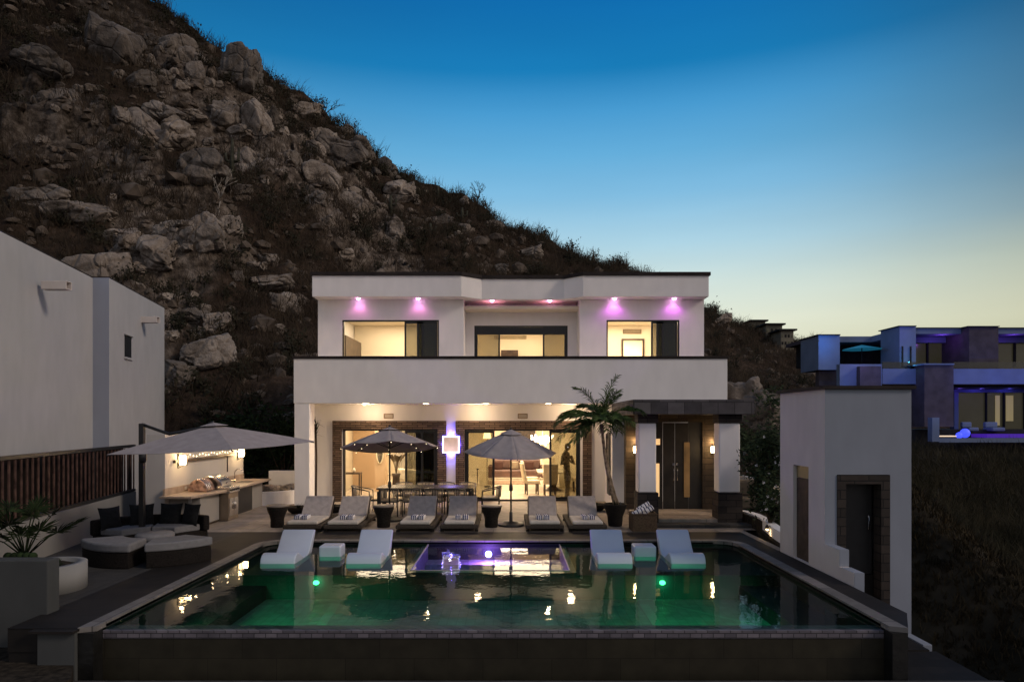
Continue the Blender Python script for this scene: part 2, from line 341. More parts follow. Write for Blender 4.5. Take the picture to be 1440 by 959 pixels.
def hill_pt(px, s):
    """s 0 at the foot behind the house, 1 on the skyline, >1 beyond it"""
    Yb = hill_base(px); Yr = 72+18*sstep(900, 1150, px)
    zb = -.2-1.5*sstep(1050, 1300, px); zr = H+(592-ridge_y(px)-7*sstep(1100,900,px))*Yr/F
    Y = Yb+(Yr-Yb)*s; z = zb+(zr-zb)*(s**1.12 if s <= 1 else 1-(s-1)*1.6*(1+abs(zr)/40))
    X = (px-720)*Y/F
    fade = min(1, s*4)
    v = Vector((X*.11, Y*.11, z*.11))
    d = (noise.fractal(v, .9, 2.1, 4)*1.5 + noise.noise(v*4.3)*.45 + noise.noise(v*12)*.17)*fade
    oc = outcrop(px, s)
    if oc > .02:
        q = Vector((X*.30+noise.noise(v*3)*.5, Y*.30, z*.30)); ds, _p = noise.voronoi(q); e = min(1, (ds[1]-ds[0])/.16)
        blk = noise.cell(_p[0]*3.1)
        d += oc*fade*(.35+1.1*blk)*(e**.5)*1.1-.3*oc
        q2 = q*2.6; ds2, _q = noise.voronoi(q2); d += oc*fade*.28*min(1, (ds2[1]-ds2[0])/.14)*(.3+noise.cell(_q[0]*5))
    # rocky benches
    c = noise.cell(Vector((X*.22+noise.noise(v*5)*.8, Y*.22, z*.3)))*.9*fade*sstep(950, 700, px)
    return Vector((X+noise.noise(v*3+Vector((9,9,9)))*.5*fade, Y+c*.6, z+d+c*.5-(.55 if s > .9 else 0)))
mb = MB(); NX, NS = 420, 190
pxs = [-1400+3600*i/NX for i in range(NX+1)]
pxs = sorted(pxs+[i*4.0 for i in range(0, 300)])
pxs = [p for i, p in enumerate(pxs) if i == 0 or p-pxs[i-1] > 1.2]; NX = len(pxs)-1
ss = [(j/NS*1.12) for j in range(NS+1)]
mb.v = [hill_pt(px, s) for px in pxs for s in ss]
W_ = NS+1
mb.f = [(i*W_+j, (i+1)*W_+j, (i+1)*W_+j+1, i*W_+j+1) for i in range(NX) for j in range(NS)]; mb.sm = [True]*len(mb.f)
hm = bpy.data.materials.new('scrub_hillside'); hm.use_nodes = True
nt = hm.node_tree; n = nt.nodes; l = nt.links; b = n['Principled BSDF']; b.inputs['Roughness'].default_value = 1
g = n.new('ShaderNodeNewGeometry')
def nz(scale, det=8):
    q = n.new('ShaderNodeTexNoise'); q.inputs['Scale'].default_value = scale; q.inputs['Detail'].default_value = det; q.inputs['Roughness'].default_value = .65; l.new(g.outputs['Position'], q.inputs['Vector']); return q
a = nz(.16); c = nz(1.4)
r1 = ramp([(.35,(.028,.021,.015)),(.5,(.055,.039,.028)),(.64,(.095,.07,.052)),(.76,(.16,.125,.10))]); l.new(c.outputs['Fac'], r1.inputs['Fac'])
r2 = ramp([(.35,(.45,.42,.38)),(.65,(1.1,1.05,1))]); l.new(a.outputs['Fac'], r2.inputs['Fac'])
m1 = n.new('ShaderNodeMixRGB'); m1.blend_type = 'MULTIPLY'; m1.inputs[0].default_value = 1; l.new(r1.outputs[0], m1.inputs[1]); l.new(r2.outputs[0], m1.inputs[2]); ra = n.new('ShaderNodeAttribute'); ra.attribute_name = 'rock'
rn = nz(1.3); rr_ = ramp([(.36,(.035,.027,.02)),(.5,(.12,.095,.074)),(.66,(.27,.225,.183))]); l.new(rn.outputs['Fac'], rr_.inputs['Fac'])
mrk = n.new('ShaderNodeMixRGB'); l.new(ra.outputs['Fac'], mrk.inputs[0]); l.new(m1.outputs[0], mrk.inputs[1]); l.new(rr_.outputs[0], mrk.inputs[2])
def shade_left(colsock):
    # left end of the hill darkened: shade and falloff put into the colour
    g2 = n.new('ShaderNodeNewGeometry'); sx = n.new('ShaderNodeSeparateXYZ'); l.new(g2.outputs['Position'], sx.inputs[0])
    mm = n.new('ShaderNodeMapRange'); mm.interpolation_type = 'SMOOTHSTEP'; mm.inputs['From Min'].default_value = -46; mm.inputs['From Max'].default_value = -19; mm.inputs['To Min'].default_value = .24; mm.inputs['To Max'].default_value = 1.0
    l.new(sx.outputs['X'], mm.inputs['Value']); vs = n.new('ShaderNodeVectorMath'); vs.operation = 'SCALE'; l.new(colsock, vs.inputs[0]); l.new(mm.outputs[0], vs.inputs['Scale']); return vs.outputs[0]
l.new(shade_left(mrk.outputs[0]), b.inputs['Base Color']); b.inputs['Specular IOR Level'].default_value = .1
bp = n.new('ShaderNodeBump'); bp.inputs['Strength'].default_value = .9; bp.inputs['Distance'].default_value = .5; l.new(c.outputs['Fac'], bp.inputs['Height']); l.new(bp.outputs['Normal'], b.inputs['Normal'])
ho = tag(mb.build('hillside', hm), kind='structure')
at_ = ho.data.attributes.new('rock', 'FLOAT', 'POINT'); at_.data.foreach_set('value', [outcrop(px, s) for px in pxs for s in ss])
ROCK = bpy.data.materials.new('granite_boulder'); ROCK.use_nodes = True
nt = ROCK.node_tree; n = nt.nodes; l = nt.links; b = n['Principled BSDF']; b.inputs['Roughness'].default_value = .95
g = n.new('ShaderNodeNewGeometry'); oi = n.new('ShaderNodeObjectInfo')
a = nz(.7); c = nz(4)
r1 = ramp([(.3,(.10,.08,.063)),(.52,(.28,.232,.188)),(.72,(.48,.415,.35))]); l.new(a.outputs['Fac'], r1.inputs['Fac'])
mr2 = n.new('ShaderNodeMapRange'); mr2.inputs['To Min'].default_value = .45; mr2.inputs['To Max'].default_value = 1.15; l.new(oi.outputs['Random'], mr2.inputs['Value'])
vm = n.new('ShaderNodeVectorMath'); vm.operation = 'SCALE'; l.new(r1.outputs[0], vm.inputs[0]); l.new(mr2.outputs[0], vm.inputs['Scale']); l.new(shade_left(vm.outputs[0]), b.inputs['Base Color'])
vo = n.new('ShaderNodeTexVoronoi'); vo.feature = 'DISTANCE_TO_EDGE'; vo.inputs['Scale'].default_value = .55; l.new(g.outputs['Position'], vo.inputs['Vector'])
ck = n.new('ShaderNodeMapRange'); ck.inputs['From Max'].default_value = .06; l.new(vo.outputs['Distance'], ck.inputs['Value'])
ma = n.new('ShaderNodeMath'); ma.operation = 'MULTIPLY_ADD'; l.new(ck.outputs[0], ma.inputs[0]); ma.inputs[1].default_value = .8; l.new(c.outputs['Fac'], ma.inputs[2])
bp = n.new('ShaderNodeBump'); bp.inputs['Strength'].default_value = .8; bp.inputs['Distance'].default_value = .25; l.new(ma.outputs[0], bp.inputs['Height']); l.new(bp.outputs['Normal'], b.inputs['Normal'])
# boulder prototypes: a rounded block cut by a few joint planes
import bmesh
def boulder_mesh(seed, sub=5):
    rnd = random.Random(seed); bm = bmesh.new(); bmesh.ops.create_icosphere(bm, subdivisions=sub, radius=1)
    planes = []
    for ax in ((1,0,0),(-1,0,0),(0,1,0),(0,-1,0),(0,0,1),(0,0,-1)):
        planes.append(((Vector(ax)+Vector((rnd.gauss(0,.22), rnd.gauss(0,.22), rnd.gauss(0,.22)))).normalized(), rnd.uniform(.58, .78)))
    for k in range(8):
        d = Vector((rnd.gauss(0,1), rnd.gauss(0,1), rnd.gauss(0,.8))).normalized(); planes.append((d, rnd.uniform(.66, .9)))
    o = Vector((seed*7.3, 1.7, 4.1))
    for v in bm.verts:
        p = v.co.copy()
        for d, h_ in planes:
            t = p.dot(d)
            if t > h_: p -= d*(t-h_)*.98
        p += v.normal*(noise.fractal(p*1.1+o, 1, 2, 5)*.10-.10*max(0, .12-abs(noise.noise(p*1.4+o*2)))/.12*.6)
        ds, _p = noise.voronoi(p*1.15+o); e = min(1, (ds[1]-ds[0])/.10); p -= v.normal*(1-e)*.09; p += v.normal*(noise.cell(_p[0]*4)-.5)*.10
        p += v.normal*noise.fractal(p*6+o, 1, 2, 3)*.018
        v.co = p*1.28
    me = bpy.data.meshes.new('boulder'); bm.to_mesh(me); bm.free(); me.materials.append(ROCK)
    for p in me.polygons: p.use_smooth = True
    return me
BM_ = [boulder_mesh(i) for i in range(12)]
def find_s(px, py):
    lo, hi = 0.0, 1.0
    for _ in range(22):
        m_ = (lo+hi)/2
        Yb = hill_base(px); Yr = 72+18*sstep(900, 1150, px); zb = -.2-1.5*sstep(1050, 1300, px); zr = H+(592-ridge_y(px))*Yr/F
        Y = Yb+(Yr-Yb)*m_; z = zb+(zr-zb)*m_**1.12; y_ = 592-(z-H)*F/Y
        if y_ > py: lo = m_
        else: hi = m_
    return (lo+hi)/2
rb = random.Random(5); placed = []
def put_boulder(px, py, wpx, asp=1., label=None, seed=None, tilt=None):
    s_ = find_s(px, py); p = hill_pt(px, s_); sc = wpx/2*p.y/F*(1.18 if label else 1.05)
    o = bpy.data.objects.new('boulder', BM_[(seed if seed is not None else rb.randrange(12))]); COL.objects.link(o)
    o.location = p+Vector((0, 0, sc*asp*.08)); o.scale = (sc*1.1, sc*rb.uniform(.8, 1.1), sc*asp)
    o.rotation_euler = (rb.uniform(-.3,.3), tilt if tilt is not None else rb.uniform(-.4,.4), rb.uniform(0, 6.28))
    if tilt is not None: o.rotation_euler.z = rb.choice([0, 3.14])+rb.uniform(-.3, .3)
    tag(o, label or 'weathered granite boulder lying in dry brown scrub on the hillside', 'boulder', None if label else 'granite boulders on the hillside')
    placed.append((px, py, wpx)); return o
BIG = [ # px, py, width px, aspect, tilt, label
 (158,78,62,1.15,0,'big dark cube-like boulder high on the upper left of the hill'),
 (341,140,48,1.45,0,'tall split granite block below the skyline at the upper left'),
 (205,175,52,.7,.75,'long slanted granite slab, upper of the pale pair at left'),
 (233,190,56,.62,.65,'long slanted granite slab, lower of the pale pair at left'),
 (240,163,46,.7,.4,'blocky slab leaning just above the pale slanted pair'),
 (318,172,36,1.0,.1,'round-topped boulder left of the tall standing fin of rock'),
 (391,188,17,2.3,.0,'narrow upright fin of granite catching the light'),
 (365,185,34,1.9,.1,'cracked rock pillar beneath the tall split granite block'),
 (350,212,40,.8,.3,'broad cracked slab at the foot of the rock pillar'),
 (284,130,20,1.5,.3,'slim pale upright stone leaning on the upper slope'),
 (250,85,40,1.1,.3,'brown jointed boulder under the upper left skyline'),
 (268,106,38,.9,.2,'brown stacked boulder right of the jointed one, upper slope'),
 (92,140,50,.9,.2,'rounded boulder in deep shade at the far left'),
 (60,105,60,.6,.3,'flat shaded outcrop at the far left edge of the hill'),
 (452,195,30,1.15,.1,'pale round boulder in the middle of the upper slope'),
 (478,222,56,.75,.55,'large smooth slanting boulder right of the pale round one'),
 (448,248,42,1.1,.2,'overhanging rounded boulder with a shadowed base'),
 (495,300,36,1.0,.7,'bright wedge-shaped boulder alone on the middle slope'),
 (340,270,30,.6,.3,'low flat boulder beside the bare white tree'),
 (290,275,60,.8,.1,'broad brown boulder left of the bare white tree'),
 (163,335,50,.5,.1,'flat-topped slab resting on a boulder above the neighbour house'),
 (150,378,74,.65,.05,'wide dark boulder carrying the flat-topped slab'),
 (225,385,40,1.2,.2,'upright brown boulder right of the wide dark one'),
 (285,358,50,.9,.1,'rounded grey boulder in the lower cluster, left one'),
 (285,385,45,.8,.1,'squat cracked boulder beneath the rounded grey one'),
 (378,380,50,.45,.15,'long low pale rock near the upper left corner of the roof'),
 (320,340,30,.9,.6,'tilted boulder right of the lower cluster'),
 (60,270,62,.5,.1,'long dark outcrop above the left neighbour house'),
 (120,290,70,.5,.1,'layered dark outcrop above the flat-topped slab'),
 (500,206,46,.6,.5,'dark sloping bluff just under the skyline'),
 (428,152,46,.5,.45,'ledge of brown rock on the skyline beside the bare tree'),
 (545,228,28,1.2,.5,'dark upright crag where the skyline steps down'),
 (270,437,44,.7,.0,'grey boulder low on the slope right of the neighbour house'),
 (290,505,60,.7,.2,'broad shaded boulder low behind the outdoor kitchen'),
 (565,262,40,.8,.4,'jumbled pale outcrop in the centre of the slope'),
 (620,300,26,.8,.2,'small pale boulder near the centre of the skyline'),
 (700,318,22,.7,.1,'rounded rock high on the right slope'),
 (745,348,26,.7,.2,'small pale outcrop left above the roof'),
 (1012,452,26,.5,.5,'rocky crag on the slope right of the roof'),
]
for i, (px, py, wp, asp, tl, lb) in enumerate(BIG): put_boulder(px, py, wp, asp, lb, seed=i % 12, tilt=tl)
cnt = 0
while cnt < 252:
    # rocks follow the spine of outcrops that runs from upper left down to the middle
    k = rb.random()
    if k < .5:
        px = rb.uniform(60, 600); py = 40+ (px-60)*.38 + rb.gauss(30, 55)
    elif k < .8:
        px = rb.uniform(100, 430); py = rb.gauss(390, 60)
    else:
        px = rb.uniform(430, 900); py = ridge_y(px)+rb.uniform(8, 110)
    if py < ridge_y(px)+6 or py > 540: continue
    if rb.random() > .25+outcrop(px, find_s(px, py)): continue
    wp = min(42, max(8, rb.lognormvariate(2.75, .55)))
    if px > 560: wp *= .5
    if any((px-a)**2+(py-b_)**2 < (.27*(wp+c_))**2 for a, b_, c_ in placed): continue
    put_boulder(px, py, wp, rb.uniform(.55, 1.15)); cnt += 1
# two pale boulders beside the house on the right
for (px, py, Y, wp, asp, sd_, lb) in [(1046,566,27,52,1.0,3,'pale boulder with a sharp lit edge behind the entry canopy'), (1078,590,25,62,.95,7,'large rounded grey boulder above the flowering shrub')]:
    p = P(px, py, Y); sc = wp/2*Y/F
    o = bpy.data.objects.new('boulder', BM_[sd_]); COL.objects.link(o); o.location = p; o.scale = (sc*1.15, sc, sc*asp*1.2); o.rotation_euler = (0, .3, sd_)
    tag(o, lb, 'boulder')
# scattered small stones (uncountable)
mb = MB(); ico = bmesh.new(); bmesh.ops.create_icosphere(ico, subdivisions=1, radius=1); IV = [v.co.copy() for v in ico.verts]; IF = [[v.index for v in f.verts] for f in ico.faces]; ico.free()
for _ in range(6200):
    px = rb.uniform(-40, 1150); s_ = rb.random()**.7*.98
    q = noise.noise(Vector((px*.012, s_*6, 3)))
    if q < rb.uniform(-.35, .3): continue
    p = hill_pt(px, s_); sc = min(.9, rb.lognormvariate(-1.35, .5)); rot = Matrix.Rotation(rb.uniform(0, 6.28), 3, 'Z')
    k = [rb.uniform(.7, 1.2), rb.uniform(.7, 1.2), rb.uniform(.5, .9)]
    mb.add([p+rot @ Vector((v.x*sc*k[0]*(1+.3*math.sin(v.z*9+px)), v.y*sc*k[1], v.z*sc*k[2])) for v in IV], IF, False)
LROCK = mat('loose_rock_brown', (.15,.12,.095), 1, .5, 1.5, .5, 6, col2=(.045,.035,.026))
tag(mb.build('loose_rocks', LROCK), 'countless small loose stones strewn over the hillside', 'rocks', kind='stuff')
# dry scrub
def tuft(mb, p, h, rnd, nb=11, spread=.8, leafy=0, wk=1):
    for k in range(nb):
        a = rnd.uniform(0, 6.28); t = rnd.uniform(.1, spread); hh = h*rnd.uniform(.55, 1.15)
        d = Vector((math.cos(a)*t, math.sin(a)*t, 1)).normalized()*hh; wv = Vector((-math.sin(a), math.cos(a), 0))*h*rnd.uniform(.03, .07)*wk
        base = p+Vector((rnd.uniform(-.2,.2)*h, rnd.uniform(-.2,.2)*h, -.1*h))
        mid = base+d*.55+wv*rnd.uniform(-2, 2); tip = base+d+Vector((rnd.uniform(-.2,.2), rnd.uniform(-.2,.2), rnd.uniform(-.1,.1)))*h
        mb.add([base-wv, base+wv, mid+wv*1.2, mid-wv*1.2, tip], [(0,1,2,3),(3,2,4)])
        for q in range(leafy):
            c = base.lerp(tip, rnd.uniform(.35, 1))+Vector((rnd.gauss(0,.13), rnd.gauss(0,.13), rnd.gauss(0,.1)))*h
            u = Vector((rnd.gauss(0,1), rnd.gauss(0,1), rnd.gauss(0,1))).normalized()*h*.09; v = u.orthogonal().normalized()*h*.05
            mb.add([c-u, c-v, c+u, c+v], [(0,1,2,3)])
SCR = mat('dry_scrub', (.078, .058, .039), 1, .5, .25, col2=(.03, .022, .015))
SCR2 = mat('dark_hill_bush', (.035, .031, .02), 1, .5, .35, col2=(.018, .018, .011))
mb = MB(); mb2 = MB()
def twigs(mb, p, h, rnd, nb=9):
    for k in range(nb):
        a = rnd.uniform(0, 6.28); t = rnd.uniform(.1, 1.0); d = Vector((math.cos(a)*t, math.sin(a)*t, 1)).normalized()*h*rnd.uniform(.5, 1.15); wv = Vector((rnd.uniform(.3,1), -math.sin(a)*.4, 0)).normalized()*h*rnd.uniform(.010, .028)
        b0 = p+Vector((rnd.uniform(-.45,.45)*h, rnd.uniform(-.45,.45)*h, -.1*h)); mb.add([b0-wv, b0+wv, b0+d+Vector((rnd.gauss(0,.12), rnd.gauss(0,.12), 0))*h], [(0,1,2)])
        m2 = b0+d*rnd.uniform(.4,.7); mb.add([m2-wv*.7, m2+wv*.7, m2+d*.35+Vector((rnd.gauss(0,.22), rnd.gauss(0,.22), rnd.gauss(0,.1)))*h], [(0,1,2)])
for _ in range(21000):
    px = rb.uniform(-80, 1240); s_ = rb.random()**.8
    q = noise.noise(Vector((px*.01+7, s_*5, 1)))
    if q < rb.uniform(-.6, .25): continue
    p = hill_pt(px, s_)
    twigs(mb, p, rb.uniform(.5, 1.5), rb, 8)
for _ in range(1700):
    px = rb.uniform(-80, 1260); s_ = rb.random()**.75
    if noise.noise(Vector((px*.014+3, s_*7, 5))) < .0: continue
    tuft(mb2, hill_pt(px, s_), rb.uniform(.7, 1.4), rb, 9, .9, 9, .35)
for _ in range(700):   # bushes against the skyline
    px = rb.uniform(225, 1150); p = hill_pt(px, rb.uniform(.9, 1.0)); (tuft(mb2, p, rb.choice([.6,.8,1.0,1.4])*rb.uniform(.7,1.2), rb, 9, 1., 8, .35) if rb.random() < .45 else twigs(mb, p, rb.uniform(.8, 1.8), rb, 12))
tag(mb.build('dry_scrub', SCR), 'dry brown leafless scrub covering the hillside', 'scrub', kind='stuff')
tag(mb2.build('dark_bushes', SCR2), 'low dark green bushes covering the hillside', 'bushes', kind='stuff')
# bare trees and cactus columns that can be told apart
def bare_tree(name, base, h, label, m, seed, thick=.035, group=None, spread=.9, depth=4):
    rnd = random.Random(seed); mb = MB()
    def br(p, d, L, r, k):
        q = p+d*L; mb.tube([p, p.lerp(q, .5)+Vector((rnd.gauss(0,.06), rnd.gauss(0,.06), 0))*L, q], [r, r*.85, r*.65], 5, smooth=True)
        if k:
            for _ in range(rnd.choice([2,3])):
                dd = (d+Vector((rnd.gauss(0,.6), rnd.gauss(0,.6), rnd.gauss(.1,.35)))*spread).normalized(); br(q, dd, L*rnd.uniform(.55,.85), r*.62, k-1)
    t = thing(name, base, label, 'tree', group)
    br(Vector(base)-Vector((0,0,.3)), Vector((0,0,1)), h*.36, h*thick, 0)
    mb.build('trunk', m, t); mb = MB(); top = Vector(base)+Vector((0,0,h*.33))
    for _ in range(4): br(top, Vector((rnd.gauss(0,.6), rnd.gauss(0,.6), 1)).normalized(), h*.26, h*thick*.6, depth-1)
    mb.build('branch', m, t)
PALE = mat('pale_bark', (.34, .30, .25), .9, .2, 4)
bare_tree('bare_tree', hill_pt(455, .93), 3.4, 'leafless dark tree standing on the skyline ledge', DRYB, 3)
bare_tree('bare_tree', hill_pt(314, find_s(314, 304)), 3.3, 'bare white-barked tree shining on the dark middle slope', PALE, 12, .016, spread=.6, depth=3)
bare_tree('bare_tree', hill_pt(672, .985), 2.6, 'small leafless tree on the skyline above the middle slope', DRYB, 5)
bare_tree('bare_tree', hill_pt(484, .97), 2.2, 'little bare tree just below the skyline ledge tree', DRYB, 6)
CACT = mat('cactus_green', (.05, .05, .035), .9, .3, 3, .5, 8)
for px, py, hp, lb in [(329,240,60,'tallest dark column cactus beside the rock pillar'),(280,240,34,'column cactus left of the tallest one on the slope'),(296,232,26,'short column cactus between two taller ones'),(549,300,26,'lone column cactus on the middle slope'),(650,300,22,'thin column cactus near the skyline, right of centre'),(606,330,20,'small column cactus low on the middle slope'),(616,258,16,'tiny column cactus close to the skyline')]:
    p = hill_pt(px, find_s(px, py)); h_ = hp*p.y/F; t = thing('column_cactus', p, lb, 'cactus')
    m_ = MB(); m_.tube([p-Vector((0,0,.3)), p+Vector((0,0,h_*.5)), p+Vector((0,0,h_))], [.16, .17, .1], 8); m_.build('trunk', CACT, t)
    m_ = MB()
    for sg in (1, -1): m_.tube([p+Vector((0,0,h_*.45)), p+Vector((sg*.45,0,h_*.5)), p+Vector((sg*.5,0,h_*(.8 if sg > 0 else .68)))], [.11,.12,.08], 7)
    m_.build('arm', CACT, t)
# ------------------------------------------------------------------ ground and right slope
def gh(X, Y):
    far = sstep(22, 40, Y)
    base = -1.6-1.2*sstep(-2, -12, Y)
    if X > 5.5:
        slope = (.0+(Y-12)*.36 if Y < 17 else 1.8-(Y-17)*.25)-1.3*(1-sstep(7.0, 9.0, X))
        slope = max(slope, -3.5)
        k = sstep(5.6, 7.4, X)
        slope -= max(0, X-8.8)*.75
        z = base*(1-k)+max(slope, -7)*k if Y < 17.5 else -1.6
        if Y >= 16: z = z*(1-sstep(16, 19, Y))+(-3.2)*sstep(16, 19, Y) if X > 7 else base
        z = z*(1-far)+(.9)*far if Y > 22 else z
        return z+noise.fractal(Vector((X*.6, Y*.6, 0)), 1, 2, 3)*.10
    return base
mb = MB(); gx = [-30+i*.6 for i in range(0, 167)]; gy = [-8+j*.6 for j in range(0, 101)]
mb.v = [Vector((x, y, gh(x, y))) for x in gx for y in gy]; W_ = len(gy)
mb.f = [(i*W_+j, (i+1)*W_+j, (i+1)*W_+j+1, i*W_+j+1) for i in range(len(gx)-1) for j in range(W_-1)]; mb.sm = [True]*len(mb.f)
GRD = mat('dry_slope_earth', (.05, .04, .026), 1, .4, 1.2, .6, 10, col2=(.018, .016, .01))
tag(mb.build('ground', GRD), kind='structure')
mb = MB().box(-2500, 2500, -400, 3500, -9.2, -9); tag(mb.build('distant_ground', GRD), kind='structure')
DRYG = mat('dry_grass', (.06, .045, .024), 1, .5, .9, col2=(.016, .013, .007))
mb = MB()
for _ in range(9500):
    X = rb.uniform(6.2, 13); Y = rb.uniform(6.5, 18)
    if X < 7.3 and Y > 11: continue
    if X < 7.0 and Y > 9 : continue
    tuft(mb, Vector((X, Y, gh(X, Y))), rb.uniform(.10, .26), rb, 6, 1.1, 0, .8)
tag(mb.build('dry_grass', DRYG), 'dry brown grass covering the slope right of the pavilion', 'grass', kind='stuff')
mb = MB()
for _ in range(2600):
    X = rb.uniform(9, 34); Y = rb.uniform(19, 38)
    twigs(mb, Vector((X, Y, gh(X, Y))), rb.uniform(.7, 1.5), rb, 22)
for _ in range(260):
    X = rb.uniform(9.2, 15); Y = rb.uniform(12, 19)
    twigs(mb, Vector((X, Y, gh(X, Y)-.1)), rb.uniform(.3, .7), rb, 16)
tag(mb.build('valley_bushes', mat('valley_brush', (.05, .042, .024), 1, .5, .5, col2=(.016, .016, .009))), 'mass of dark bushes filling the valley below the far blue house', 'bushes', kind='stuff')
# ------------------------------------------------------------------ main house
YF, YB = 20.85, 22.6          # porch front, porch back wall
house = thing('house', (0, 22, 0), 'white two-storey flat-roofed villa with lit rooms, long balcony and porch', 'house')
ZC = 3.19
# balcony slab and parapet
mb = MB(); mb.box(-6.67, 6.58, YF, YF+.18, ZC, 4.55); mb.box(-6.67, 6.58, YF+.18, 22.88, ZC, 3.5)
mb.box(-6.67, -6.49, YF+.18, 22.88, 3.5, 4.55); mb.box(6.40, 6.58, YF+.18, 22.88, 3.5, 4.55)
mb.build('balcony', WHITE, house, bevel=.012)
MB().box(-6.70, 6.61, YF-.03, YF+.21, 4.553, 4.63).build('parapet_cap', TRIM, house)
# columns and side walls of the porch
MB().box(-6.655, -6.19, YF+.012, 21.4, 0, ZC-.003).build('column', WHITE, house, bevel=.02)
mb = MB(); mb.box(3.06, 3.5, YF+.012, YB-.003, 0, ZC-.003); mb.build('column', WHITE, house, bevel=.02)
mb = MB(); wallgrid(mb, -6.66, 3.06, YB, YB+.3, 0, ZC-.003, [(-5.60,-2.47,0,2.39),(-1.57,2.26,0,2.39)]); mb.box(-6.66, -6.4, YB+.3, 34, 0, ZC-.003); mb.box(3.06, 6.4, YB, YB+.3, 0, ZC-.003); mb.box(6.4, 6.55, YB, 34, 0, ZC-.003)
mb.build('wall', WHITE, house)
# stone surrounds
mb = MB(); ringframe(mb, -5.92, -2.17, 0.0, 2.66, YB-.1, YB-.003, .29, False); mb.build('stone_surround', STONE, house)
mb = MB(); ringframe(mb, -1.86, 2.63, 0.0, 2.66, YB-.1, YB-.003, .29, False); mb.build('stone_surround', STONE, house)
# slot window in the porch side wall
mb = MB().box(3.02, 3.057, 21.15, 21.75, .35, 2.3); mb.build('slot_window', FRAME, house)
# recessed porch lights
for i, px in enumerate((513.5, 598, 683, 771.5)):
    p = P(px, 567, 21.0); f = MB().lathe([(.02,ZC-.012),(.075,ZC-.012),(.085,ZC-.004),(.085,ZC+.02)], (p.x, YF+.30, 0), 14); o = f.build('recessed_light', BULB, house)
    lamp('porch_lamp', 'SPOT', (p.x, YF+.42, ZC-.05), 62 if i else 75, (1, .70, .40), o, .05, 150, (R(-14), 0, 0))
    if i == 0: MB().ball((p.x, YF+.02, ZC-.035), .038, sz=.6).build('bulb', BULB, o)
# warm lamps on the porch ceiling further in
for x in (-4.6, -1.1, 1.9): lamp('porch_lamp', 'POINT', (x, 21.9, 2.9), 26, (1, .70, .42), house, .12)
# vents over the doors
for px in (546.5, 735):
    p = P(px, 584, YB); m_ = MB()
    ringframe(m_, p.x-.16, p.x+.16, p.z-.10, p.z+.06, YB-.02, YB-.003, .02)
    for k in range(5): m_.box(p.x-.14, p.x+.14, YB-.015, YB-.003, p.z-.072+.026*k, p.z-.06+.026*k)
    m_.build('vent', mat('bronze_vent', (.25,.17,.09), .6), house)
# blue-lit square wall light on the pier
t = thing('square_wall_light', P(634, 625, YB-.3), 'square wall light ringed with blue glow between the two glass doors', 'wall light')
p = P(634, 625, YB-.22); s_ = .275
MB().box(p.x-s_+.03, p.x+s_-.03, p.y, p.y+.06, p.z-s_+.03, p.z+s_-.03).build('panel', mat('brushed_panel', (.8,.68,.66), .6, .1, 3), t, .01)
ringframe(MB(), p.x-s_, p.x+s_, p.z-s_, p.z+s_, p.y-.012, p.y+.06, .028).build('light_strip', WHITEB, t)
ringframe(MB(), p.x-s_-.01, p.x+s_+.01, p.z-s_-.01, p.z+s_+.01, p.y+.065, p.y+.11, .03).build('back_glow', BLUEB, t)
for dx, dz in ((0,-1),(0,1),(1,0),(-1,0)): lamp('blue_backlight', 'POINT', (p.x+dx*(s_+.01), p.y+.12, p.z+dz*(s_+.01)), 17, (.12, .08, 1), t, .03)
lamp('face_light', 'POINT', (p.x, p.y-.3, p.z-.2), 2.2, (.9, .75, .9), t, .03)
# ground floor sliding doors
def door_set(parent, x0, x1, y, z0, z1, panels, w_=.06):
    """panels: list of (x0,x1,material or None)"""
    fr = ringframe(MB(), x0, x1, z0, z1, y, y+.14, w_, True).build('door_frame', FRAME, parent)
    for i, (a, b_, m_) in enumerate(panels):
        yy = y+.03+.045*(i % 2)
        q = ringframe(MB(), a, b_, z0+w_+.002, z1-w_-.002, yy, yy+.035, .07).build('door_panel', FRAME, parent)
        MB().box(a+.07, b_-.07, yy+.012, yy+.022, z0+w_+.072, z1-w_-.072).build('pane', m_, q)
    return fr
DARKG = clear('dark_screen_glass', (.055, .06, .045), 1.5)
door_set(house, -5.60, -2.47, YB+.02, .0, 2.39, [(-3.55,-2.95,SMOKE),(-3.2,-2.53,DARKG)])
door_set(house, -1.57, 2.26, YB+.02, .0, 2.39, [(-1.51,-.58,SMOKE),(1.24,2.2,SMOKE)])
# ---- ground floor rooms
ZI = 2.75
mb = MB(); mb.box(-6.4, 6.4, YB+.3, 34, -.05, .012); mb.build('interior_floor', INTF, house)
mb = MB(); mb.box(-6.4, 6.4, YB+.3, 34, ZI, ZI+.1); mb.box(-6.4, 6.4, 33.8, 34, .012, ZI); mb.box(-6.39, -6.3, YB+.301, 33.8, .012, ZI); mb.box(3.1, 3.2, YB+.301, 33.8, .012, ZI); mb.box(-1.95, -1.8, YB+.301, 27.2, .012, ZI); mb.build('interior_wall', INTW, house)
mb = MB(); mb.box(-6.29, -5.2, 27.0, 27.2, .013, ZI-.003); mb.build('interior_wall', INTW2, house)
MB().box(-5.15, -4.75, 25.6, 26.1, .013, ZI-.003).build('interior_wall', INTW2, house); MB().box(-3.6, -2.3, 28.4, 28.6, .013, ZI-.003).build('interior_wall', INTW2, house)
MB().box(-1.35, -1.0, 28, 28.4, .013, ZI-.003).build('interior_wall', INTW, house); MB().box(1.9, 3.05, 27.3, 27.5, .013, ZI-.003).build('interior_wall', INTW, house)
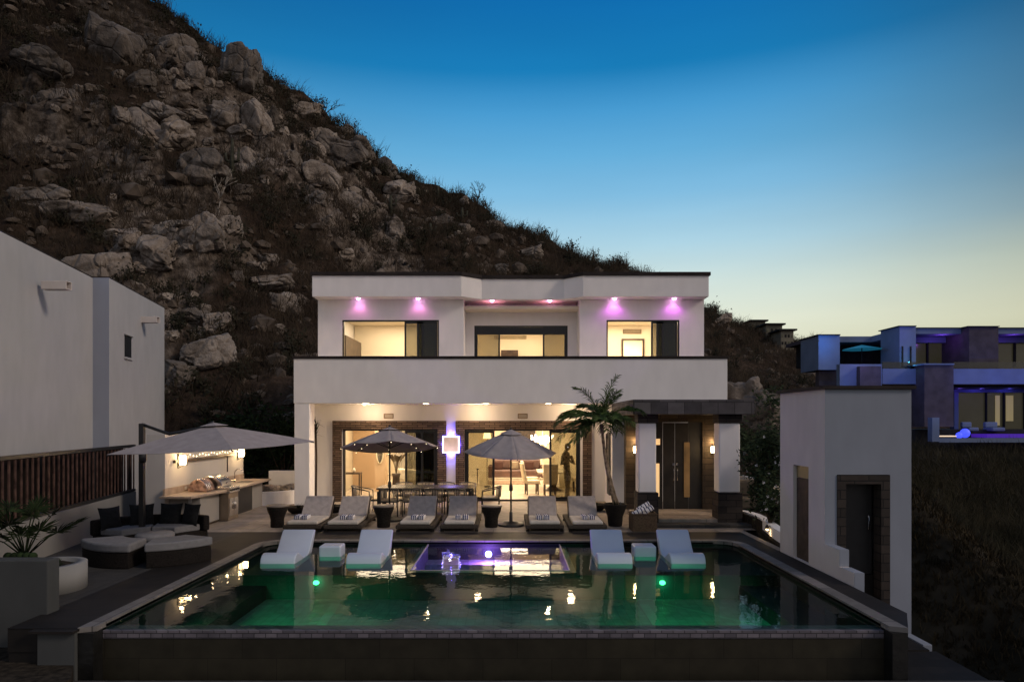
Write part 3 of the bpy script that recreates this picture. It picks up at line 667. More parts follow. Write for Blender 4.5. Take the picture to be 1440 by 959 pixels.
for (x, y, pw, sz) in ((-4.2, 24.8, 150, 2.8), (-3.6, 29.5, 220, 3.), (.4, 25.2, 190, 3.), (.6, 30.5, 330, 3.4), (4.6, 24.6, 30, 2)):
    lamp('room_light', 'AREA', (x, y, ZI-.03), pw*1.2, (1, .80, .54), house, sz)
# curtains
t = thing('sheer_curtain', (-4.3, 27.6, 0), 'tall sheer white curtain hanging in the lit left room', 'curtain')
mb = MB(); N_ = 60
for i in range(N_):
    a = -4.72+1.15*i/N_; b_ = -4.72+1.15*(i+1)/N_; ya = 27.6+.06*math.sin(i*1.1); yb = 27.6+.06*math.sin((i+1)*1.1)
    mb.add([(a,ya,.03),(b_,yb,.03),(b_,yb,2.66),(a,ya,2.66)], [(0,1,2,3)], True)
mb.build('fabric', mat('sheer_fabric', (.8,.75,.65), .9), t); MB().tube([(-4.8,27.6,2.69),(-3.5,27.6,2.69)], .02).build('rod', BRONZE, t)
# oval mirror on the tan pier
t = thing('oval_mirror', (-4.95, 25.5, 1.5), 'tall oval mirror with a pale ring frame inside the left room', 'mirror')
def ring_xz(c, rx, rz, r, seg=36):
    pts = [(c[0]+rx*math.cos(2*math.pi*i/seg), c[1], c[2]+rz*math.sin(2*math.pi*i/seg)) for i in range(seg+1)]
    return MB().tube(pts, r, 6, cap=False)
ring_xz((-4.95, 25.56, 1.52), .13, .46, .022).build('frame', mat('pale_gilt', (.8,.7,.5), .4, metal=.3), t)
MB().add([(-4.95+.115*math.cos(a), 25.575, 1.52+.44*math.sin(a)) for a in [i*2*math.pi/24 for i in range(24)]], [tuple(range(24))[::-1]]).build('glass', mat('mirror_glass', (.6,.55,.45), .1, metal=.9), t)
# console table
t = thing('console_table', (-5.75, 24.2, 0), 'small dark console table against the far left of the lit room', 'table')
MB().box(-6.2, -5.35, 24.0, 24.4, .78, .83).build('tabletop', WOODD, t, .005)
for sx in (-6.16, -5.4):
    for sy in (24.03, 24.34): MB().box(sx, sx+.04, sy, sy+.04, .012, .78).build('leg', WOODD, t)
t = thing('ornament', (-5.6, 24.2, .83), 'little pale ornament on the dark console table', 'ornament')
MB().lathe([(.03,.83),(.07,.88),(.05,.95),(.02,1.0)], (-5.6, 24.2, 0), 12).build('body', INTW, t)
# broad-leaf plant sculpture / plant in left room
t = thing('potted_plant', P(557, 705, 24.8), 'brown broad-leaved plant rising behind the outdoor dining table', 'plant')
mb = MB().lathe([(.12,.01),(.16,.1),(.13,.6),(.17,.75)], (P(557,0,24.8).x, 24.8, 0), 14); mb.build('pot', WOODD, t)
mb = MB(); rp_ = random.Random(4); c = Vector((P(557,0,24.8).x, 24.8, .7))
for k in range(9):
    a = rp_.uniform(0, 6.28); L = rp_.uniform(.45, .8); out = Vector((math.cos(a), math.sin(a)*.6, 0)); pts = []
    wv = Vector((-out.y, out.x, 0)).normalized()
    for j in range(7):
        q = j/6; pos = c+out*L*q**1.2+Vector((0, 0, .75*math.sin(q*2.0)*rp_.uniform(.98,1.02))); wd = .15*math.sin(math.pi*min(1, max(.03, (q-.3)/.7))) if q > .3 else .012
        pts += [pos-wv*wd, pos+wv*wd]
    mb.add(pts, [(2*j, 2*j+1, 2*j+3, 2*j+2) for j in range(6)], True)
mb.build('leaf', mat('brown_green_leaf', (.11,.075,.035), .5, .3), t)
# round cream sofa in left room
t = thing('curved_sofa', (-3.2, 26.6, 0), 'cream curved sofa inside the left room beside the broad-leaved plant', 'sofa')
MB().sector((-3.4,26.4,0), .1, 1.0, -160, 20, .05, .42).build('seat', mat('cream_sofa', (.75,.68,.55), .9), t, .04)
MB().sector((-3.4,26.4,0), .8, 1.05, -160, 20, .42, .85).build('backrest', MATS['cream_sofa'], t, .05)
# small artworks / far furniture in left room
t = thing('wall_picture', (-3.1, 28.38, 1.5), 'small blue-green picture on the far wall of the left room', 'picture')
MB().box(-3.72+.0, -3.2, 28.33, 28.39, 1.75, 2.02).build('canvas', mat('picture_blue', (.15,.35,.4), .7, .5, 8), t); ringframe(MB(), -3.76, -3.16, 1.71, 2.06, 28.32, 28.385, .035).build('frame', WOODD, t)
t = thing('sideboard', (-3.6, 28.2, 0), 'brown wooden sideboard under the small picture in the left room', 'sideboard')
MB().box(-3.95, -3.3, 27.9, 28.3, .1, 1.35).build('body', mat('brown_cabinet', (.2,.11,.055), .5, .3), t, .01); MB().box(-3.9, -3.35, 27.95, 28.25, .012, .1).build('plinth', WOODD, t)
# dining room
t = thing('chandelier', P(763, 617, 26.0), 'bright crystal chandelier over the indoor dining table', 'chandelier')
c = P(763, 612, 26.0); rc = random.Random(2)
MB().tube([(c.x,26,2.02),(c.x,26,ZI)], .012).build('stem', METAL, t)
mb = MB()
for k in range(90):
    a = rc.uniform(0, 6.28); r_ = .42*math.sqrt(rc.random()); z = 2.1-.35*(1-r_/.42)*rc.random()-.12*rc.random()
    mb.ball((c.x+r_*math.cos(a), 26+r_*math.sin(a), z), .03, 6, 4, sz=1.6)
mb.build('crystals', glow('crystal_glow', (1, .8, .55), 9), t)
lamp('chandelier_light', 'POINT', (c.x, 26, 1.75), 40, (1, .72, .42), t, .2)
t = thing('indoor_dining_table', (1.35, 26, 0), 'dark indoor dining table under the chandelier', 'table')
MB().box(.95, 2.2, 25.2, 27.0, .70, .76).build('tabletop', mat('pale_table_glass', (.5,.45,.36), .2), t, .01)
MB().lathe([(.35,.015),(.3,.05),(.08,.2),(.08,.55),(.25,.7)], (1.55, 26, 0), 16).build('pedestal', WOODD, t)
UPH = mat('cream_upholstery', (.66,.56,.42), .95, .08, 8)
def in_chair(loc, rz, label):
    t = thing('upholstered_chair', (0,0,0), label, 'chair', 'upholstered chairs round the indoor dining table')
    MB().box(-.25,.25,-.25,.25,.40,.52).build('seat', UPH, t, .03)
    MB().profx([(.2,.45),(.3,.45),(.42,1.12),(.34,1.14)], -.26, .26).build('backrest', UPH, t, .03)
    for sx in (-.21,.17):
        for sy in (-.21,.19): MB().box(sx,sx+.04,sy,sy+.04,0,.41).build('leg', WOODD, t)
    t.location = loc; t.rotation_euler = (0,0,rz); return t
in_chair((.72, 24.6, .013), R(100), 'cream high-backed chair at the near left of the indoor table')
in_chair((1.35, 24.35, .013), R(-178), 'cream high-backed chair with its back to the terrace doors')
in_chair((.75, 25.9, .013), R(95), 'cream chair behind the nearest left one at the indoor table')
in_chair((1.5, 27.5, .013), R(0), 'cream chair at the far end of the indoor table')
in_chair((2.5, 25.6, .013), R(-90), 'cream chair on the right side of the indoor table, behind glass')
t = thing('sofa', (.1, 31, 0), 'dark brown leather sofa at the far end of the right room', 'sofa')
LEA = mat('brown_leather', (.09,.045,.035), .5, .2)
MB().box(-.9, 1.3, 30.6, 31.5, .12, .45).build('seat', LEA, t, .05); MB().box(-.9, 1.3, 31.3, 31.6, .45, .9).build('backrest', LEA, t, .06)
for x in (-1.08, 1.3): MB().box(x, x+.2, 30.6, 31.6, .1, .65).build('armrest', LEA, t, .05)
for x, c_ in ((-.6,(.06,.03,.025)),(.1,(.22,.17,.12)),(.8,(.06,.03,.025))):
    o = MB().box(x-.2, x+.2, 31.0, 31.15, .46, .82).build('throw_pillow', mat('pillow_%d' % int(x*10), c_, .9), None, .05)
    tag(o, {-.6:'dark throw pillow at the left end of the brown sofa', .1:'beige throw pillow in the middle of the brown sofa', .8:'dark throw pillow at the right end of the brown sofa'}[x], 'pillow')
tag(MB().box(-1.1, 1.2, 28.4, 30.2, .014, .03).build('rug', mat('brown_rug', (.22,.15,.1), 1, .3, 9, .4, 60)), 'brown rug in front of the leather sofa', 'rug')
t = thing('side_table', (-1.25, 29, 0), 'thin dark side table left of the leather sofa', 'table')
MB().box(-1.5,-1.05,28.8,29.2,.6,.63).build('tabletop', WOODD, t)
for sx in (-1.48,-1.09):
    for sy in (28.82,29.16): MB().box(sx,sx+.02,sy,sy+.02,.013,.6).build('leg', WOODD, t)
t = thing('table_lamp', (-.9, 27.9, 0), 'tall lamp with a glowing shade seen through the left glass panel', 'lamp')
MB().lathe([(.14,.013),(.14,.04),(.015,.06),(.015,1.95)], (-1.0,27.4,0), 12).build('stand', BRONZE, t); MB().lathe([(.16,1.95),(.12,2.2)], (-1.0,27.4,0), 16).build('lamp_shade', SHADE, t)
t = thing('wall_picture', (.6, 33.7, 1.9), 'long dark framed picture on the far wall of the right room', 'picture')
MB().box(.1, 1.1, 33.72, 33.79, 1.75, 2.3).build('canvas', WOODD, t); ringframe(MB(), .06, 1.14, 1.71, 2.34, 33.70, 33.78, .04).build('frame', FRAME, t)
# tall robed sculpture behind the right-hand glass
t = thing('statue', (1.9, 23.35, 0), 'tall dark carved standing figure behind the right glass door', 'statue')
mb = MB(); X0 = P(797, 0, 23.4).x; prof = [(.14,.013),(.16,.05),(.12,.10),(.10,.35),(.15,.6),(.19,.85),(.17,1.1),(.155,1.25),(.2,1.42),(.17,1.55),(.07,1.62),(.065,1.66)]
m0 = MB().lathe(prof, (0,0,0), 18); mb.add([Vector((X0+.70*v.x*(1+.08*math.sin(v.z*5))+.03*math.sin(v.z*3), 23.4+v.y*.75, v.z)) for v in m0.v], m0.f, True)
mb.ball((X0+.03, 23.38, 1.77), .11, 12, 8, sz=1.25)
mb.tube([(X0+.14,23.35,1.45),(X0+.24,23.2,1.2),(X0+.06,23.16,1.32)], [.055,.045,.035], 8); mb.tube([(X0-.14,23.35,1.45),(X0-.2,23.22,1.18),(X0+.0,23.15,1.26)], [.055,.045,.035], 8)
mb.build('body', mat('carved_dark_wood', (.34,.27,.18), .6, .4, 12, .5, 30), t)
MB().ball((X0+.03, 23.27, 1.76), .018, 8, 6).build('bright_spot', WHITEB, t)  # small emissive ball marks the bright spot on the head
# ------------------------------------------------------------------ upper storey
YU, YM = 22.9, 23.9; ZR = 6.73
mb = MB(); holes_l = [(-5.70,-2.45,3.5,6.04)]; holes_r = [(3.17,5.62,3.5,6.04)]; holes_m = [(-1.32,1.95,3.5,5.99)]
wallgrid(mb, -6.51, -1.62, YU, YU+.25, 3.5, ZR, holes_l); wallgrid(mb, 2.27, 6.44, YU, YU+.25, 3.5, ZR, holes_r)
wallgrid(mb, -1.62, 2.27, YM, YM+.25, 3.5, ZR, holes_m)
mb.box(-1.87, -1.62, YU+.25, YM+.25, 3.5, ZR); mb.box(2.27, 2.52, YU+.25, YM+.25, 3.5, ZR)
mb.box(-6.51, -6.3, YU+.25, 34, 3.5, ZR); mb.box(6.24, 6.44, YU+.25, 34, 3.5, ZR)
mb.build('wall', WHITE, house)
mb = MB(); mb.box(-6.51, 6.44, YU, 34, 3.3, 3.5); mb.build('upper_floor', INTF, house)
# roof with fascia that steps back in the middle
outl = [(-6.56,22.4),(-1.66,22.4),(-1.02,22.92),(1.75,22.92),(2.33,22.4),(6.46,22.4),(6.46,34.2),(-6.56,34.2)]
MB().prism(outl, ZR, 7.42).build('roof', WHITE, house, bevel=.015)
def grow(o, d):
    return [(-6.56-d,22.4-d),(-1.66+.3*d,22.4-d),(-1.02+.3*d,22.92-d),(1.75-.3*d,22.92-d),(2.33-.3*d,22.4-d),(6.46+d,22.4-d),(6.46+d,34.2+d),(-6.56-d,34.2+d)]
MB().prism(grow(outl, .05), 7.422, 7.53).build('roof_cap', TRIM, house)
# soffit lights (pink)
for i, px in enumerate((504, 588, 692, 773, 864, 948)):
    mid = i in (2, 3); yy = (YU-.17) if not mid else 23.15; x = (px-720)*yy/F
    o = MB().lathe([(.02,ZR-.012),(.06,ZR-.012),(.07,ZR-.003),(.07,ZR+.02)], (x, yy, 0), 14).build('recessed_light', PINKB, house)
    MB().ball((x, yy-.02, ZR-.03), .05, sz=.6).build('bulb', PINKB, o)
    col = [(1,.25,.75),(1,.25,.75),(1,.35,.6),(1,.35,.6),(.85,.14,1),(.85,.14,1)][i]; pw = [10,10,22,20,20,17][i]
    lamp('soffit_lamp', 'SPOT', (x, yy+(.0 if not mid else .25), ZR-.07), pw, col, o, .09, 155, (R(-12) if not mid else R(-20), 0, 0))
# upper windows
def up_window(x0, x1, y, z1, splits, name='window'):
    fr = ringframe(MB(), x0, x1, 3.5, z1, y+.04, y+.16, .05).build('window_frame', FRAME, house)
    for a, b_, m_ in splits:
        q = ringframe(MB(), a, b_, 3.552, z1-.052, y+.07, y+.11, .06).build('sash', FRAME, fr); MB().box(a+.06, b_-.06, y+.085, y+.095, 3.612, z1-.112).build('pane', m_, q)
    return fr
up_window(-5.70, -2.45, YU, 6.04, [(-3.62,-2.98,SMOKE),(-3.2,-2.51,DARKG)])
up_window(3.17, 5.62, YU, 6.04, [(4.68,5.1,SMOKE),(4.86,5.56,DARKG)])
fm = up_window(-1.32, 1.95, YM, 5.99, [(-1.27,-.42,SMOKE),(1.08,1.9,SMOKE)])
MB().box(-1.27, 1.9, YM+.03, YM+.13, 5.68, 5.93).build('blind_box', FRAME, fm)
# upper rooms
mb = MB(); mb.box(-6.28, 6.22, YU+.26, 33, 6.45, 6.55); mb.build('interior_ceiling', INTW, house)
mb = MB()
wallgrid(mb, -6.28, -1.9, 27.2, 27.35, 3.5, 6.45, [(-3.62, -3.12, 3.5, 5.55)]); wallgrid(mb, 2.53, 6.22, 27.2, 27.35, 3.5, 6.45, [(4.42, 5.2, 3.5, 5.86)])
mb.box(-1.9, -1.88, YM+.26, 27.2, 3.5, 6.45); mb.box(2.53, 2.6, YM+.26, 27.2, 3.5, 6.45); mb.box(-1.87, 2.52, 28.4, 28.5, 3.5, 6.45); mb.box(-6.28, 6.22, 31, 31.1, 3.5, 6.45)
mb.build('interior_wall', INTW, house)
for x, y, pw, sz in ((-4.2, 25.3, 150, 2.4), (.3, 26.3, 120, 2.2), (4.2, 25.3, 180, 2.4), (4.7, 29, 330, 2), (-3.4, 29, 380, 2)):
    lamp('room_light', 'AREA', (x, y, 6.43), pw, (1, .80, .55), house, sz)
DF = MB().box(-6.0, -5.94, 24.4, 26.9, 3.5, 5.72); DF.build('interior_door', WOODD, house)
ringframe(MB(), 4.36, 5.26, 3.5, 5.92, 27.12, 27.198, .07, False).build('door_frame', WOODD, house)
MB().box(3.3, 3.42, 26.9, 27.18, 3.5, 5.9).build('interior_door', WOODD, house)
def grille(x0, x1, z0, z1, y, m_):
    q = ringframe(MB(), x0, x1, z0, z1, y-.03, y-.003, .02)
    for k in range(6): q.box(x0+.02, x1-.02, y-.02, y-.003, z0+.02+(z1-z0-.04)*k/6, z0+.02+(z1-z0-.04)*(k+.55)/6)
    q.build('air_grille', m_, house)
VM = mat('grille_brown', (.28,.2,.12), .7)
grille(4.42, 5.15, 6.12, 6.30, 27.2, VM); grille(-.75, .6, 6.05, 6.2, 28.4, mat('grille_cream', (.55,.45,.3), .7))
t = thing('wardrobe', (-.9, 28, 3.5), 'dark cabinet inside the upper middle room', 'cabinet'); MB().box(-.45, .25, 27.9, 28.35, 3.52, 5.55).build('body', WOODD, t, .01); MB().box(-.05,-.03,27.88,27.9,4.4,4.7).build('handle', METAL, t)
t = thing('potted_plant', P(505, 502, 26.4), 'small leafy plant just above the balcony parapet in the upper left room', 'plant')
mb = MB(); rp_ = random.Random(9); c = P(505, 500, 26.4)
MB().lathe([(.12,3.51),(.18,3.9),(.16,4.6)], (c.x, c.y, 0), 12).build('pot', WOODD, t)
for k in range(26):
    a = rp_.uniform(0,6.28); e_ = rp_.uniform(.1,1.2); d = Vector((math.cos(a)*math.cos(e_), math.sin(a)*math.cos(e_), math.sin(e_)))*rp_.uniform(.3,.55); w_ = d.cross(Vector((0,0,1))).normalized()*.03; b0 = Vector((c.x, c.y, 4.6))
    mb.add([b0-w_*.4, b0+d*.6-w_+Vector((0,0,.06)), b0+d, b0+d*.6+w_+Vector((0,0,.06))], [(0,1,2,3)])
mb.build('leaf', LEAF, t)
t = thing('picture_panel', (4.6, 30.9, 5), 'bright doorway picture in the upper right room', 'picture'); MB().box(4.55, 4.95, 30.93, 30.99, 5.0, 5.75).build('canvas', mat('pale_picture', (.6,.4,.3), .8, .3, 4), t)
# ------------------------------------------------------------------ entry
ESTONE = brick_mat('entry_brown_stone', (.062, .045, .032), (.036, .027, .02), (.02, .016, .012), .5, .16, .8, bump=.4)
entry = thing('entry_canopy', (4.5, 18.5, 0), 'dark stone-clad entry canopy on white and stone columns, right of the porch', 'entry canopy')
YE = 17.35
mb = MB(); bx0, bx1 = P(888,0,YE).x, P(1056,0,YE).x
mb.box(bx0, bx1, YE-.25, YE+.55, 2.82, 3.19); mb.box(bx0, bx0+.4, YE+.55, 20.84, 2.82, 3.19); mb.box(bx1-.75, bx1, YE+.55, 20.84, 2.82, 3.19); mb.build('beam', BEAMST, entry, .01)
mb = MB(); mb.box(bx0+.4, bx1-.75, YE+.55, 20.84, 3.02, 3.12); mb.build('ceiling', DSTONE, entry)
def ecol(xa, xb):
    a, b_ = P(xa,0,YE).x, P(xb,0,YE).x; c = MB().box(a, b_, YE, YE+.45, .83, 2.60).build('column', WHITE, entry, .035, segs=3)
    MB().box(a-.03, b_+.05, YE-.035, YE+.5, 0, .83).build('stone_base', DSTONE, c, .006); MB().box(a-.02, b_+.04, YE-.03, YE+.48, 2.60, 2.82).build('capital', DSTONE, c, .006)
ecol(898, 923); ecol(1011, 1041)
# platform, steps
MB().box(P(902,0,YE).x, P(1034,0,YE).x, YE+.02, 19.55, .0, .16).build('landing', PAVING, entry, .01)
MB().box(P(904,0,YE).x, P(1050,0,YE).x, YE-.42, YE+.01, .0, .08).build('step', GPAVE, entry, .01)
YD = 19.3; dx = lambda px: (px-720)*YD/F
mb = MB(); wallgrid(mb, dx(880), dx(1022), YD, YD+.3, .16, 3.0, [(dx(922), dx(988), .16, 2.62)]); mb.build('stone_wall', ESTONE, entry)
DOORW = mat('black_brown_door', (.012,.009,.007), .5, .4, 4, .1, 20)
dr = MB().box(dx(922), dx(932), YD+.04, YD+.1, .16, 2.62).build('door_surround', DOORW, entry)
for (a, b_) in ((933, 949), (950, 968)):
    d_ = MB().box(dx(a), dx(b_), YD+.02, YD+.08, .17, 2.6).build('door', DOORW, entry, .004)
    hx = dx(947 if a == 933 else 952); MB().tube([(hx,YD-.03,.95),(hx,YD-.07,1.0),(hx,YD-.07,1.28),(hx,YD-.03,1.33)], .014).build('handle', METAL, d_)
    MB().box(hx-.03, hx+.03, YD-.0, YD+.02, 1.4, 1.46).build('lock', METAL, d_)
amb = mat('amber_sidelight', (.2,.12,.05), .4, .5, 1.5, emit=(1,.6,.22), estr=.03)
MB().box(dx(962), dx(970), YD+.0, YD+.018, .5, 2.05).build('sidelight', amb, entry)
MB().box(dx(969), dx(988), YD+.06, YD+.12, .16, 2.62).build('door_recess', BLACK, entry)
ls = glow('lit_side_window', (1, .66, .32), .6)
MB().box(dx(921.5), dx(927), YD-.02, YD+.03, .52, 1.45).build('side_window', ls, entry); MB().box(dx(921.5), dx(928), YD-.02, YD+.03, 1.98, 2.15).build('side_window', ls, entry)
def lantern(p, label, grp, power=5, scale=1., axis=(0,-1)):
    """wall lantern: back plate, cage of bars, glowing glass"""
    ax = Vector((axis[0], axis[1], 0)); t = thing('wall_sconce', p, label, 'wall sconce', grp); side = Vector((-ax.y, ax.x, 0)); p = Vector(p)
    c = p+ax*.14*scale
    MB().add([c+side*a*scale*.03+Vector((0,0,b_*scale))-ax*.13*scale for a, b_ in ((-1,-.2),(1,-.2),(1,.2),(-1,.2))], [(0,1,2,3),(3,2,1,0)]).build('back_plate', BRONZE, t)
    MB().lathe([(.075*scale,-.12*scale),(.09*scale,-.05*scale),(.09*scale,.1*scale),(.06*scale,.13*scale)], c, 14).build('lamp_glass', BULB, t)
    mb = MB()
    for k in range(6):
        a = k*math.pi/3; q = Vector((math.cos(a), math.sin(a), 0))*.115*scale; mb.tube([c+q+Vector((0,0,-.15*scale)), c+q+Vector((0,0,.15*scale))], .006*scale, 5)
    mb.tube([c+Vector((0,0,.15*scale)), p+Vector((0,0,.18*scale))], .008*scale, 5); mb.tube([c+Vector((0,0,-.15*scale)), p+Vector((0,0,-.22*scale))], .008*scale, 5)
    mb.build('cage', BRONZE, t)
    lamp('sconce_light', 'POINT', c+ax*.14*scale, power, (1, .64, .30), t, .07)
    lamp('sconce_light', 'POINT', c-ax*.03*scale+Vector((0,0,.3*scale)), power*.55, (1, .64, .30), t, .05)
    return t
lantern((dx(893), YD-.0, P(0,632,YD).z), 'glowing caged sconce on brown stone left of the entry door', 'entry sconces', 17, .75)
lantern((dx(1001.5), YD-.0, P(0,632,YD).z), 'glowing caged sconce on brown stone right of the entry door', 'entry sconces', 17, .75)
# ------------------------------------------------------------------ terrace, pool
ZW = -.07
PX0, PX1, PY0, PY1 = -5.35, 4.86, 9.15, 15.06
def rounded(x0, x1, y0, y1, r, n=10):
    """open path: up the left side, round both back corners, down the right side"""
    pts = [(x0, y0)]
    pts += [(x0+r-r*math.cos(a), y1-r+r*math.sin(a)) for a in [math.pi/2*i/n for i in range(n+1)]]
    pts += [(x1-r+r*math.sin(a), y1-r+r*math.cos(a)) for a in [math.pi/2*i/n for i in range(n+1)]]
    return pts+[(x1, y0)]
inn = rounded(PX0, PX1, 8.8, PY1, .42); out = rounded(PX0-.2, PX1+.2, 8.72, PY1+.2, .60)
dk = rounded(PX0-1.15, PX1+.62, 8.72, PY1+1.2, .02)
def strip(a, b_, z0, z1, name, m_, kind=True, parent=None):
    mb = MB(); n_ = len(a)
    vs = [(*p, z1) for p in a]+[(*p, z1) for p in b_]+[(*p, z0) for p in a]+[(*p, z0) for p in b_]
    fs = []
    for i in range(n_-1): fs += [(i, i+1, n_+i+1, n_+i)[::-1], (i, i+1, 2*n_+i+1, 2*n_+i), (n_+i, n_+i+1, 3*n_+i+1, 3*n_+i)[::-1]]
    fs += [(0, n_, 3*n_, 2*n_), (n_-1, 2*n_-1, 4*n_-1, 3*n_-1)[::-1]]
    mb.add(vs, fs); o = mb.build(name, m_, parent)
    if kind: tag(o, kind='structure')
    return o
pool = thing('swimming_pool', (0, 12, -.07), 'infinity pool with green-lit water, mosaic edge and violet-lit spa', 'pool')
strip(inn, out, -.055, .012, 'coping', COPE, False, pool)
# deck band: out -> rectangle
mb = MB(); n_ = len(out)
mb.v = []; left = PX0-1.1; right = 5.45; back = PY1+1.25
bd = []
for (x, y) in out:
    if y < PY1-.45: bd.append((left, y) if x < 0 else (right, max(9.42, y)))
    else:
        fx = (x-(PX0-.2))/(PX1+.2-(PX0-.2)); bd.append((left+(right-left)*fx if (.06 < fx < .94) else (left if fx < .5 else right), back))
mb.add([(*p, .004) for p in out]+[(*p, .004) for p in bd], [(i, n_+i, n_+i+1, i+1) for i in range(n_-1)])
mb.box(left, PX0-.2, 8.73, 8.75, -.3, .003)
# thick front edge of the right-hand deck block
tag(mb.build('pool_deck', DECK), kind='structure')
tag(MB().box(5.085, 5.445, 9.42, 11.98, -1.6, .0).build('deck_edge_block', CAPD), kind='structure')
mb = MB()
mb.quad((-12, PY1+1.25, 0), (5.62, PY1+1.25, 0), (5.62, 22.65, 0), (-12, 22.65, 0))
mb.quad((5.62, 16.6, 0), (7.5, 16.6, 0), (7.5, 22.65, 0), (5.62, 22.65, 0))
mb.quad((5.45, 13.99, 0), (5.62, 13.99, 0), (5.62, PY1+1.25, 0), (5.45, PY1+1.25, 0))
tag(mb.build('terrace', PAVING), kind='structure')
mb = MB(); mb.quad((-12, 9.6, 0), (left, 9.6, 0), (left, PY1+1.25, 0), (-12, PY1+1.25, 0)); tag(mb.build('side_terrace', GPAVE), kind='structure')
tag(MB().box(-6.0, left, 8.75, 9.6, -.6, .002).build('terrace_step', DECK), kind='structure')
# retaining walls at the left front
o = thing('retaining_wall', (-5.8, 8.7, -.5), 'low grey wall under the left front end of the pool deck', 'wall')
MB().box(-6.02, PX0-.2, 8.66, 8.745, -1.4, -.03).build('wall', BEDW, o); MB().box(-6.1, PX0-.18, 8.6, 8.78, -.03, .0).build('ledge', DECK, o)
# pool shell
mb = MB()
mb.box(PX0-.1, PX0, 9.0, PY1, -.75, -.02); mb.box(PX1, PX1+.1, 9.0, PY1, -.75, -.02); mb.box(PX0-.1, PX1+.1, PY1, PY1+.1, -.75, -.02)
mb.box(PX0, PX1, 9.15, 12.5, -.75, -.62)
mb.box(PX0, -1.97, 12.5, PY1, -.75, -.17); mb.box(1.17, PX1, 12.5, PY1, -.75, -.17); mb.box(-1.97, 1.17, 12.5, PY1, -.75, -.60)
for a, b_ in (((PX0,PY1-.45),1),((PX1,PY1-.45),-1)):  # filled corners under the round coping
    pass
mb.build('shell', DTILE, pool)
MB().quad((PX0,9.15,-.612),(PX1,9.15,-.612),(PX1,12.5,-.612),(PX0,12.5,-.612)).build('floor', POOLT, pool)
mb = MB(); mb.box(PX0-.2, PX1+.2, 8.93, 9.145, -1.6, -.193); mb.build('weir_wall', DARKW, pool)
mb = MB(); mb.box(PX0-.0, PX1+.0, 8.92, 9.15, -.19, -.082); mb.build('mosaic_edge', TILE, pool, .004)
# end caps where the coping steps over the edge
MB().box(PX0-.2, PX0-.002, 8.72, 8.93, -1.6, -.058).build('coping_end', CAPD, pool); MB().box(PX1+.002, PX1+.2, 8.72, 8.92, -1.6, -.058).build('coping_end', CAPD, pool)
WATER = clear('pool_water', (.50, .72, .64), 1.33, rough=.02, ripple=.16, rscale=2.6, boost=.52)
mb = MB(); mb.quad((PX0, 8.96, ZW), (PX1, 8.96, ZW), (PX1, PY1, ZW), (PX0, PY1, ZW)); mb.build('water', WATER, pool)
# thin sheet of water running over the right-hand end
# spa walls (tops just at the water line)
mb = MB(); mb.box(-1.97, -1.85, 12.42, PY1, -.6, -.10); mb.box(1.05, 1.17, 12.42, PY1, -.6, -.10); mb.box(-1.85, 1.05, 12.42, 12.54, -.6, -.10)
MB().box(-1.98, 1.18, 12.405, 12.418, -.6, -.105).build('spa_front_shade', DTILE, pool)  # dark skin added so the spa front reads as unlit
o = mb.build('spa_wall', mat('dark_spa_wall', (.13,.12,.15), .4, .2, 6), pool)
mb = MB(); mb.box(-1.86, -1.835, 12.44, PY1, -.099, -.06); mb.box(1.035, 1.06, 12.44, PY1, -.099, -.06); mb.box(-1.835, 1.035, 12.42, 12.44, -.099, -.06); mb.build('spa_edge', mat('pale_edge_stone', (.36,.33,.3), .5), pool)
mb = MB(); mb.box(-1.84, 1.04, 14.5, PY1-.01, -.6, -.40); mb.build('spa_bench', mat('spa_bench_tile', (.4,.34,.42), .5, .2, 10), pool)
# underwater benches and lane lines
mb = MB()
LINE = mat('pale_pool_line', (.16,.28,.22), .5, .1, 5)
def bench(x0, y0, x1, y1, w_):
    d = (Vector((x1,y1,0))-Vector((x0,y0,0))).normalized(); s_ = Vector((-d.y, d.x, 0))*w_/2; a = Vector((x0,y0,-.604)); b_ = Vector((x1,y1,-.604))
    mb.quad(a-s_, b_-s_, b_+s_, a+s_)
bench(-3.15, 12.2, -2.95, 9.7, .16); bench(-4.4, 12.3, -2.2, 12.3, .05); bench(2.35, 12.2, 2.3, 9.7, .16); bench(2.7, 12.2, 4.2, 10.6, .07); bench(-.3+1, 12.1, .5, 9.7, .12); bench(.9, 12.3, 3, 12.3, .05)
mb.build('floor_line', LINE, pool)
mb = MB(); mb.box(PX0+.0, -4.5, 9.15, 12.5, -.61, -.36); mb.box(4.15, PX1, 9.15, 12.5, -.61, -.36); mb.build('bench', DTILE, pool)
for x in (-3.58, 2.75):
    o = MB().lathe([(.001,0),(.055,0),(.055,.02),(.001,.03)], (0,0,0), 18); o.v = [Vector((x+v.x, 12.49-v.z, -.30+v.y*.75)) for v in o.v]; o = o.build('pool_light', GREENB, pool)
    lamp('green_light', 'SPOT', (x, 12.40, -.30), 6, (.03, 1, .42), o, .08, 165, (R(82), 0, 0))
    for ddx, pw in ((-1.0, 220), (0, 380), (1.0, 250)): lamp('green_light', 'SPOT', (x+ddx, 9.24, -.22), pw, (.015, .85, .34), o, .04, 46, (R(74), 0, 0), 1)  # unseen fill spots behind the weir, added to light the pool floor green
    lamp('green_light', 'SPOT', (x*.22, 9.24, -.22), 220, (.01, .50, .40), o, .04, 46, (R(74), 0, 0), 1)  # one more unseen fill spot, added for teal light in mid-pool
x = P(687,0,15).x
o = MB().ball((x, 15.0, -.27), .075, sy=.4).build('spa_light', VIOB, pool)
